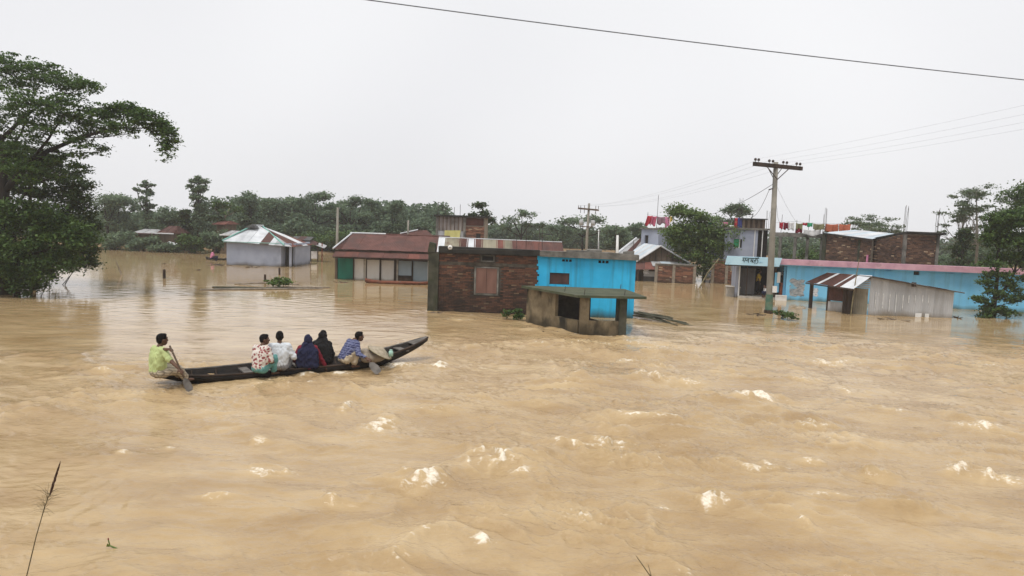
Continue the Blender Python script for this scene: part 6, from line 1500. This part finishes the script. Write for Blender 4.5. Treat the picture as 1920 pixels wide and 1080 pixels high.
def hand(mb, W, fwd, palm, side, s, curl=.8):
    """palm plus four curled fingers and a thumb; fwd: finger direction, palm: palm normal, side: towards the thumb"""
    f, n = Vector(fwd).normalized(), Vector(palm).normalized(); n = (n - f * n.dot(f)).normalized(); t = f.cross(n) * (1 if side > 0 else -1)
    W = Vector(W)
    c = W + f * .045 * s
    mb.limb(W, W + f * .035 * s, .026 * s, .030 * s, 8); 
    for k in range(4): mb.limb(W + f * .03 * s + t * (.027 - .018 * k) * s, W + f * .078 * s + t * (.030 - .020 * k) * s, .0125 * s, .0115 * s, 6)
    for k, L in enumerate((.068, .076, .070, .055)):
        a = W + f * .08 * s + t * (.030 - .020 * k) * s; d1 = (f * math.cos(curl * .7) + n * math.sin(curl * .7)); d2 = (f * math.cos(curl * 1.7) + n * math.sin(curl * 1.7))
        b_ = a + d1 * L * .5 * s; mb.limb(a, b_, .0105 * s, .0098 * s, 6); mb.limb(b_, b_ + d2 * L * .5 * s, .0098 * s, .0085 * s, 6)
    a = W + f * .022 * s + t * .030 * s; b_ = a + (t * .7 + f * .6 + n * .35).normalized() * .035 * s; mb.limb(a, b_, .0135 * s, .011 * s, 6); mb.limb(b_, b_ + (f * .7 + n * .75 + t * .1).normalized() * .030 * s, .011 * s, .009 * s, 6)
def person(label, loc, rz, s=1.05, lean=0.0, twist=0.0, head=0.0, hands=None, knees=None, feet=None, stand=False, top='cloth_white', bottom='cloth_beige', sleeve=.6, veil=None, dress=False, hair=True, world_hands=False, poles=None, group=None, hipz=.11, headtilt=0.0, voxel=.0125):
    p = thing('person', label, 'person', loc, rz, group)
    inv = Matrix.Translation(Vector(loc)) @ Matrix.Rotation(rz, 4, 'Z'); inv.invert()
    R_ = Matrix.Rotation(lean, 3, 'Y'); T_ = Matrix.Rotation(twist, 3, 'Z')
    pel = Vector((0, 0, hipz))
    def tp(x, y, z): return pel + R_ @ (T_ @ Vector((x, y, z)) ) * s
    waist, chest, neck = tp(.0, 0, .14), tp(.02, 0, .30), tp(.02, 0, .475)
    Hc = neck + (R_ @ Vector((.035 + headtilt, 0, .16))) * s
    sh = {1: tp(.0, .17, .425), -1: tp(.0, -.17, .425)}
    hip = {1: pel + Vector((.0, .09, -.0)) * s, -1: pel + Vector((.0, -.09, -.0)) * s}
    mb = MB(); mt = MB(); ml = MB()
    mb.ell(pel + Vector((0, 0, .02)), (.125 * s, .16 * s, .11 * s), 12, 8); mb.limb(pel, waist, .125 * s, .115 * s, 12); mb.limb(waist, chest, .115 * s, .135 * s, 12)
    for y in (-.065, .065): mb.limb(tp(0, y, .15), tp(.0, y * 1.35, .33), .10 * s, .105 * s, 12)
    mb.limb(sh[1], sh[-1], .066 * s, .066 * s, 10); mb.limb(tp(.0, 0, .42), neck + Vector((0, 0, .04)) * s, .075 * s, .052 * s, 10)
    Rh = Matrix.Rotation(head, 3, 'Z')
    def hp_(x, y, z): return Hc + Rh @ Vector((x, y, z)) * s
    mb.ell(Hc, (.098 * s, .076 * s, .112 * s), 14, 10, Rh); mb.ell(hp_(.035, 0, -.06), (.062 * s, .056 * s, .065 * s), 10, 8, Rh)
    mb.limb(hp_(.09, 0, .012), hp_(.108, 0, -.028), .010 * s, .016 * s, 6); mb.limb(hp_(.088, -.018, -.066), hp_(.088, .018, -.066), .011 * s, .011 * s, 6); mb.limb(hp_(.082, -.04, .03), hp_(.082, .04, .03), .016 * s, .016 * s, 6)
    for y in (-1, 1): mb.ell(hp_(-.005, y * .08, -.012), (.02 * s, .010 * s, .032 * s), 8, 6, Rh)
    mt.ell(pel + Vector((0, 0, .04)), (.145 * s, .178 * s, .10 * s), 12, 8); mt.limb(pel + Vector((0, 0, .04)), waist, .142 * s, .138 * s, 12); mt.limb(waist, chest, .138 * s, .152 * s, 12)
    for y in (-.07, .07): mt.limb(tp(0, y, .12), tp(.0, y * 1.35, .33), .125 * s, .120 * s, 12)
    mt.limb(sh[1], sh[-1], .078 * s, .078 * s, 10); mt.limb(tp(0, 0, .40), neck - Vector((0, 0, .015)), .092 * s, .068 * s, 10)
    hands = hands or {}
    for sd_ in (1, -1):
        tgt = hands.get(sd_, Vector((.30, .14 * sd_, .24)))
        tgt = inv @ Vector(tgt) if world_hands and sd_ in hands else Vector(tgt) * (s if not (world_hands and sd_ in hands) else 1)
        pole = (poles or {}).get(sd_, Vector((-.4, .5 * sd_, -.6)))
        E, Wp = ik(sh[sd_], tgt, .285 * s, .255 * s, pole)
        mb.limb(sh[sd_], E, .052 * s, .040 * s, 10); mb.limb(E, Wp, .041 * s, .027 * s, 10)
        hand(mb, Wp, (Wp - E), Vector((0, -sd_, -.5)), sd_, s)
        k = sleeve
        if k <= 1: mt.limb(sh[sd_], Vector(sh[sd_]).lerp(E, k), .068 * s, .062 * s, 10)
        else: mt.limb(sh[sd_], E, .068 * s, .058 * s, 10); mt.limb(E, E.lerp(Wp, k - 1), .058 * s, .044 * s, 10)
    kn = knees or ({1: (.40, .16, .10), -1: (.40, -.16, .10)} if not stand else {1: (.03, .09, -.40), -1: (.03, -.09, -.40)}); ft = feet or ({1: (.34, .13, -.26), -1: (.34, -.13, -.26)} if not stand else {1: (0, .1, -.80), -1: (0, -.1, -.80)})
    for sd_ in (1, -1):
        K = pel + Vector(kn[sd_]) * s; A = pel + Vector(ft[sd_]) * s
        mb.limb(hip[sd_], K, .080 * s, .056 * s, 10); mb.limb(K, A, .056 * s, .036 * s, 10); mb.ell(K.lerp(A, .3) + Vector((-.02, 0, 0)) * s, (.052 * s, .05 * s, .10 * s), 8, 6)
        mb.limb(A + Vector((-.03, 0, -.03)) * s, A + Vector((.14, 0, -.045)) * s, .034 * s, .026 * s, 8)
        for q in range(5): mb.limb(A + Vector((.13, (-.03 + .014 * q), -.05)) * s, A + Vector((.175 - .008 * abs(q - (3 if sd_ < 0 else 1)), (-.034 + .017 * q), -.055)) * s, .011 * s, .010 * s, 5)
        ml.limb(hip[sd_], K, .108 * s, .088 * s, 10); ml.limb(K, K.lerp(A, .80), .086 * s, .075 * s, 10)
    if not stand:
        K1, K2 = pel + Vector(kn[1]) * s, pel + Vector(kn[-1]) * s
        for q in range(5): ml.limb(hip[1].lerp(hip[-1], q / 4), K1.lerp(K2, q / 4) - Vector((.02, 0, .02)), .09 * s, .07 * s, 8)
    else:
        for q in range(5): ml.limb(hip[1].lerp(hip[-1], q / 4), (pel + Vector(ft[1]) * s).lerp(pel + Vector(ft[-1]) * s, q / 4) + Vector((0, 0, .15 * s)), .10 * s, .095 * s, 8)
    ml.ell(pel, (.142 * s, .172 * s, .10 * s), 12, 8)
    bd = remesh('body', mb, voxel * .85, m_['skin'], p, 3)
    e_ = MB()
    for y in (-.03, .03): e_.ell(hp_(.084, y, .010), .012 * s, 8, 6)
    e_.build('eyes', m_['porcelain'], p, smooth=True)
    remesh('shirt' if not dress else 'dress', mt, voxel, m_[top], p, 5)
    remesh('lungi' if not dress else 'skirt', ml, voxel, m_[bottom], p, 5)
    if veil:
        mv = MB(); mv.ell(Hc + Vector((-.012, 0, .008)) * s, (.115 * s, .094 * s, .128 * s), 14, 10, Rh)
        mv.limb(Hc + Vector((-.03, 0, -.05)) * s, neck, .078 * s, .085 * s, 12)
        for y in (-.15, -.08, 0, .08, .15): mv.limb(Hc + Vector((-.05, y * .3, -.03)) * s, tp(-.06, y, .34), .045 * s, .085 * s, 10); mv.limb(tp(-.06, y, .34), tp(-.09, y * 1.25, .02), .10 * s, .085 * s, 10)
        remesh('veil', mv, voxel, m_[veil], p, 5)
    elif hair:
        mh = MB(); mh.ell(Hc + Rh @ Vector((-.014, 0, .028)) * s, (.100 * s, .083 * s, .098 * s), 14, 10, Rh); mh.ell(Hc + Rh @ Vector((-.045, 0, -.015)) * s, (.062 * s, .076 * s, .070 * s), 12, 8, Rh); mh.ell(Hc + Rh @ Vector((.035, 0, .085)) * s, (.055 * s, .06 * s, .035 * s), 10, 6, Rh)
        remesh('hair', mh, voxel * .8, m_['hair'], p, 2)
    return p
# patterned shirts
def patterned(name, base, fig, kind):
    m, nt, b = newmat(name); tc = nt.nodes.new('ShaderNodeTexCoord'); v = tc.outputs['Object']
    if kind == 'floral':
        vo = nt.nodes.new('ShaderNodeTexVoronoi'); vo.inputs['Scale'].default_value = 15.0; nt.links.new(v, vo.inputs['Vector'])
        n = noise(nt, v, 30.0, 2.0); f = math_(nt, 'ADD', vo.outputs['Distance'], math_(nt, 'MULTIPLY', math_(nt, 'SUBTRACT', n, .5), .5))
        fac = ramp(nt, f, [(.36, (1, 1, 1)), (.46, (0, 0, 0))])
        c = mixc(nt, fac, base, fig)
    else:
        sp = nt.nodes.new('ShaderNodeSeparateXYZ'); nt.links.new(v, sp.inputs[0]); fs = []
        for o_, k in (('Y', 110), ('Z', 110)):
            fs.append(ramp(nt, math_(nt, 'ADD', math_(nt, 'MULTIPLY', math_(nt, 'SINE', math_(nt, 'MULTIPLY', math_(nt, 'ADD', sp.outputs[o_], math_(nt, 'MULTIPLY', sp.outputs['X'], .6 if o_ == 'Y' else .2)), k)), .5), .5), [(.72, (0, 0, 0)), (.95, (1, 1, 1))]))
        c = mixc(nt, math_(nt, 'MULTIPLY', math_(nt, 'MAXIMUM', fs[0], fs[1]), .75), base, fig)
    nt.links.new(c, b.inputs['Base Color']); b.inputs['Roughness'].default_value = .9
    bp = nt.nodes.new('ShaderNodeBump'); bp.inputs['Strength'].default_value = .5; bp.inputs['Distance'].default_value = .02; nt.links.new(noise(nt, v, 9.0, 3.0), bp.inputs['Height']); nt.links.new(bp.outputs[0], b.inputs['Normal'])
    MATS[name] = m
patterned('floral', (.62, .57, .52), (.26, .055, .06), 'floral'); patterned('plaid', (.030, .036, .110), (.20, .22, .34), 'plaid'); patterned('stripe_lungi', (.46, .40, .30), (.12, .10, .08), 'plaid')
AB = BF.a
GP = 'people in the long boat'
def seat(px, py, z): return P(px, py, z)
def paddle(label, T, Bm, tip, wd, parentmat='wood_old'):
    T, Bm, tip = Vector(T), Vector(Bm), Vector(tip); o = thing('paddle', label, 'paddle', T, 0)
    MB().tube([Vector((0, 0, 0)), (Bm - T)], [.018, .020], 8).build('shaft', m_['wood_old'], o, smooth=True)
    d = (tip - Bm).normalized(); sdv = d.cross(Vector((.5, -1, .0))).normalized(); n = d.cross(sdv).normalized() * .012; L_ = (tip - Bm).length; b0_ = Bm - T
    pr = [(0, .02), (.2, .75), (.55, 1), (.9, .9), (1, .5)]
    poly = [b0_ + d * L_ * k + sdv * wd * q for k, q in pr] + [b0_ + d * L_ * k - sdv * wd * q for k, q in reversed(pr)]
    MB().prism(poly, n).build('blade', m_['weathered_deck'], o); return o
# 1 the man with the stern paddle
l1 = seat(296, 707, .28); Yp = l1.y - .30
h_up, h_lo = PY(321, 655, Yp + .02), PY(338, 694, Yp - .05)
person('man in a lime-green shirt paddling at the stern of the boat', l1, .95, 1.10, .06, .0, -.1, {-1: h_lo, 1: h_up}, {1: (.34, .16, .06), -1: (.32, -.17, .03)}, {1: (.52, .12, -.18), -1: (.50, -.12, -.18)}, top='cloth_lime', bottom='stripe_lungi', sleeve=.85, world_hands=True, group=GP, poles={1: Vector((.2, .6, -.5)), -1: Vector((-.5, -.5, -.6))})
paddle('stern paddle with dark shaft held by the man in green', PY(318, 648, Yp + .03), PY(345, 708, Yp - .08), PY(357, 733, Yp - .14), .075)
# 2 floral, 3 white, 4 navy veil, 5 black veil, 6 plaid
l2 = seat(487, 699, .20); person('man in a red and white floral shirt turned to the right', l2, 1.15, 1.04, .14, .0, -.75, {1: (.34, .12, .30), -1: (.30, -.14, .20)}, {1: (.30, .14, .20), -1: (.30, -.15, .20)}, {1: (.30, .12, -.12), -1: (.30, -.12, -.12)}, top='floral', bottom='cloth_teal', sleeve=.85, group=GP)
l3 = seat(524, 694, .20); person('man in a plain pale white shirt with his back to the viewer', l3, 1.85, 1.07, .02, .0, .0, {1: (.24, .22, .22), -1: (.24, -.22, .22)}, {1: (.36, .20, .12), -1: (.36, -.20, .12)}, {1: (.30, .15, -.12), -1: (.30, -.15, -.12)}, top='cloth_pale', bottom='cloth_grey', sleeve=1.0, group=GP)
l4 = seat(577, 694, .10); person('woman in a navy veil and maroon dress seated with her back to the viewer', l4, 1.8, .98, .12, .0, .0, {1: (.20, .30, .16), -1: (.10, -.42, .06)}, {1: (.30, .26, .06), -1: (.30, -.26, .06)}, {1: (.24, .16, -.10), -1: (.24, -.16, -.10)}, top='cloth_maroon', bottom='cloth_maroon', sleeve=1.9, veil='cloth_navy', dress=True, group=GP)
l5 = seat(603, 684, .14); person('woman in a full black veil seated beside the navy-veiled woman', l5, 1.6, .98, .08, .0, -.2, {1: (.26, .16, .14), -1: (.26, -.16, .14)}, None, {1: (.3, .13, -.12), -1: (.3, -.13, -.12)}, top='cloth_black', bottom='cloth_black', sleeve=1.9, veil='cloth_black', dress=True, group=GP)
l6 = seat(646, 681, .18); Yq = l6.y - .2
g_up, g_lo = PY(669, 655, Yq + .25), PY(688, 672, Yq - .05)
person('man in a blue checked shirt bending over a paddle near the bow', l6, AB + .18, 1.06, .55, .0, -.25, {-1: g_lo, 1: g_up}, {1: (.26, .15, .22), -1: (.22, -.17, .20)}, {1: (.20, .14, -.14), -1: (.16, -.14, -.14)}, top='plaid', bottom='cloth_beige', sleeve=1.75, world_hands=True, group=GP, poles={-1: Vector((-.3, -.4, -.7)), 1: Vector((0, .4, -.7))}, headtilt=.02)
paddle('bow paddle dipping into the foam, held by the man in blue check', PY(666, 651, Yq + .25), PY(693, 679, Yq - .12), PY(711, 699, Yq - .30), .10)
# cargo near the bow
c6 = P(700, 664, .36); sk = thing('cargo_sack', 'lumpy beige sack in the boat in front of the bow paddler', 'sack', c6, AB)
mb = MB(); mb.ell((0, 0, -.06), (.34, .26, .16), 14, 8); mb.ell((-.2, .05, .02), (.16, .18, .14), 12, 8); mb.ell((.15, -.05, .0), (.2, .2, .13), 12, 8); mb.ell((-.25, -.12, -.06), (.14, .12, .12), 10, 6)
remesh('cloth', mb, .018, m_['sack'], sk, 4)
hc = P(712, 661, .42); ht = thing('straw_hat', 'wide conical straw hat lying tilted on the sack', 'hat', hc, AB); ht.rotation_euler = (.25, .42, AB)
mb = MB(); n = 28
mb.v = [(0, 0, .17)] + [(math.cos(2 * math.pi * i / n) * r_, math.sin(2 * math.pi * i / n) * r_, z) for (r_, z) in ((.16, .085), (.33, 0.0), (.31, -.006), (.15, .072)) for i in range(n)] + [(0, 0, .155)]
mb.f = [(0, 1 + i, 1 + (i + 1) % n) for i in range(n)] + [(1 + k * n + i, 1 + (k + 1) * n + i, 1 + (k + 1) * n + (i + 1) % n, 1 + k * n + (i + 1) % n) for k in range(3) for i in range(n)] + [(4 * n + 1, 1 + 3 * n + (i + 1) % n, 1 + 3 * n + i) for i in range(n)]
mb.t = [.5] * len(mb.f); cone = mb.build('brim_cone', m_['straw'], ht)
MB().tube([(math.cos(a * .35) * .33, math.sin(a * .35) * .33, .0) for a in range(19)], .010, 5).build('rim', m_['bamboo'], ht)
gj = P(733, 662, .42); o = thing('plastic_jar', 'small mint-green plastic jar by the hat in the bow', 'jar', gj, 0); MB().tube([(0, 0, -.08), (0, 0, .03), (0, 0, .06)], [.055, .06, .035], 12).build('body', m_['mint_plastic'], o, smooth=True); MB().tube([(0, 0, .06), (0, 0, .085)], [.038, .038], 10).build('lid', m_['mint_plastic'], o)
bd = P(366, 703, .03); o = thing('cloth_bundle', 'small pinkish bundle lying in the stern by the green-shirted man', 'bundle', bd, AB); mb = MB(); mb.ell((0, 0, 0), (.12, .1, .08), 10, 6); mb.ell((.12, .03, -.02), (.08, .07, .05), 8, 6); remesh('cloth', mb, .014, m_['cloth_mauve'], o, 3)
# distant canoe with one rower
fr, r_ = canoe('dugout_canoe', 'distant dark canoe left of the grey house', P(386, 486.5), P(428, 488), .34, .12, 'tar_hull', 'wood_dark')
person('distant person in pale pink sitting in the dark canoe', P(397, 486.5, .10) + Vector((0, .05, 0)), .3, .95, .1, top='cloth_pink', bottom='cloth_navy', sleeve=.8, voxel=.02)
# people at the shopfront
zfl = F7.z(1420, 556)
sp_ = F7.wld(F7.s(1421, 540, 1.0), 1.0, zfl)
person('person in a yellow shirt standing in the dark shop doorway', sp_, F7.a - .1, .90, stand=True, hipz=.80, top='cloth_yellow', bottom='cloth_black', hands={1: (.1, .14, .80), -1: (.1, -.14, .80)}, voxel=.02)
sp_ = F7.wld(F7.s(1467, 540, .45), .45, zfl)
person('person in black and red standing in the open shop at right', sp_, F7.a - 1.2, .92, stand=True, hipz=.80, top='cloth_black', bottom='cloth_orange', hands={1: (.1, .22, .82), -1: (.1, -.22, .82)}, voxel=.02)
sp_ = F7.wld(F7.s(1440, 556, -.2), -.16, zfl + .02)
person('person in white crouching at the shop step behind the power pole', sp_, F7.a - 2.6, .88, .35, top='cloth_white', bottom='cloth_navy', hands={1: (.35, .1, .05), -1: (.35, -.1, .05)}, knees={1: (.30, .13, .18), -1: (.30, -.13, .18)}, feet={1: (.16, .12, -.06), -1: (.16, -.12, -.06)}, voxel=.02)
# ================================================================== haze in the air
hz_ = MB().box(-155, 155, -34, 170, -2.6, 15.5).build('haze', None)
m, nt, b = newmat('haze_air'); nt.nodes.remove(b); pv = nt.nodes.new('ShaderNodeVolumePrincipled'); pv.inputs['Color'].default_value = (.97, .98, 1.0, 1); pv.inputs['Density'].default_value = .0008; pv.inputs['Anisotropy'].default_value = .2
nt.links.new(pv.outputs[0], nt.nodes['Material Output'].inputs['Volume']); hz_.data.materials.append(m); tag(hz_, 'thin pale rain haze in the air', 'haze', kind='stuff')
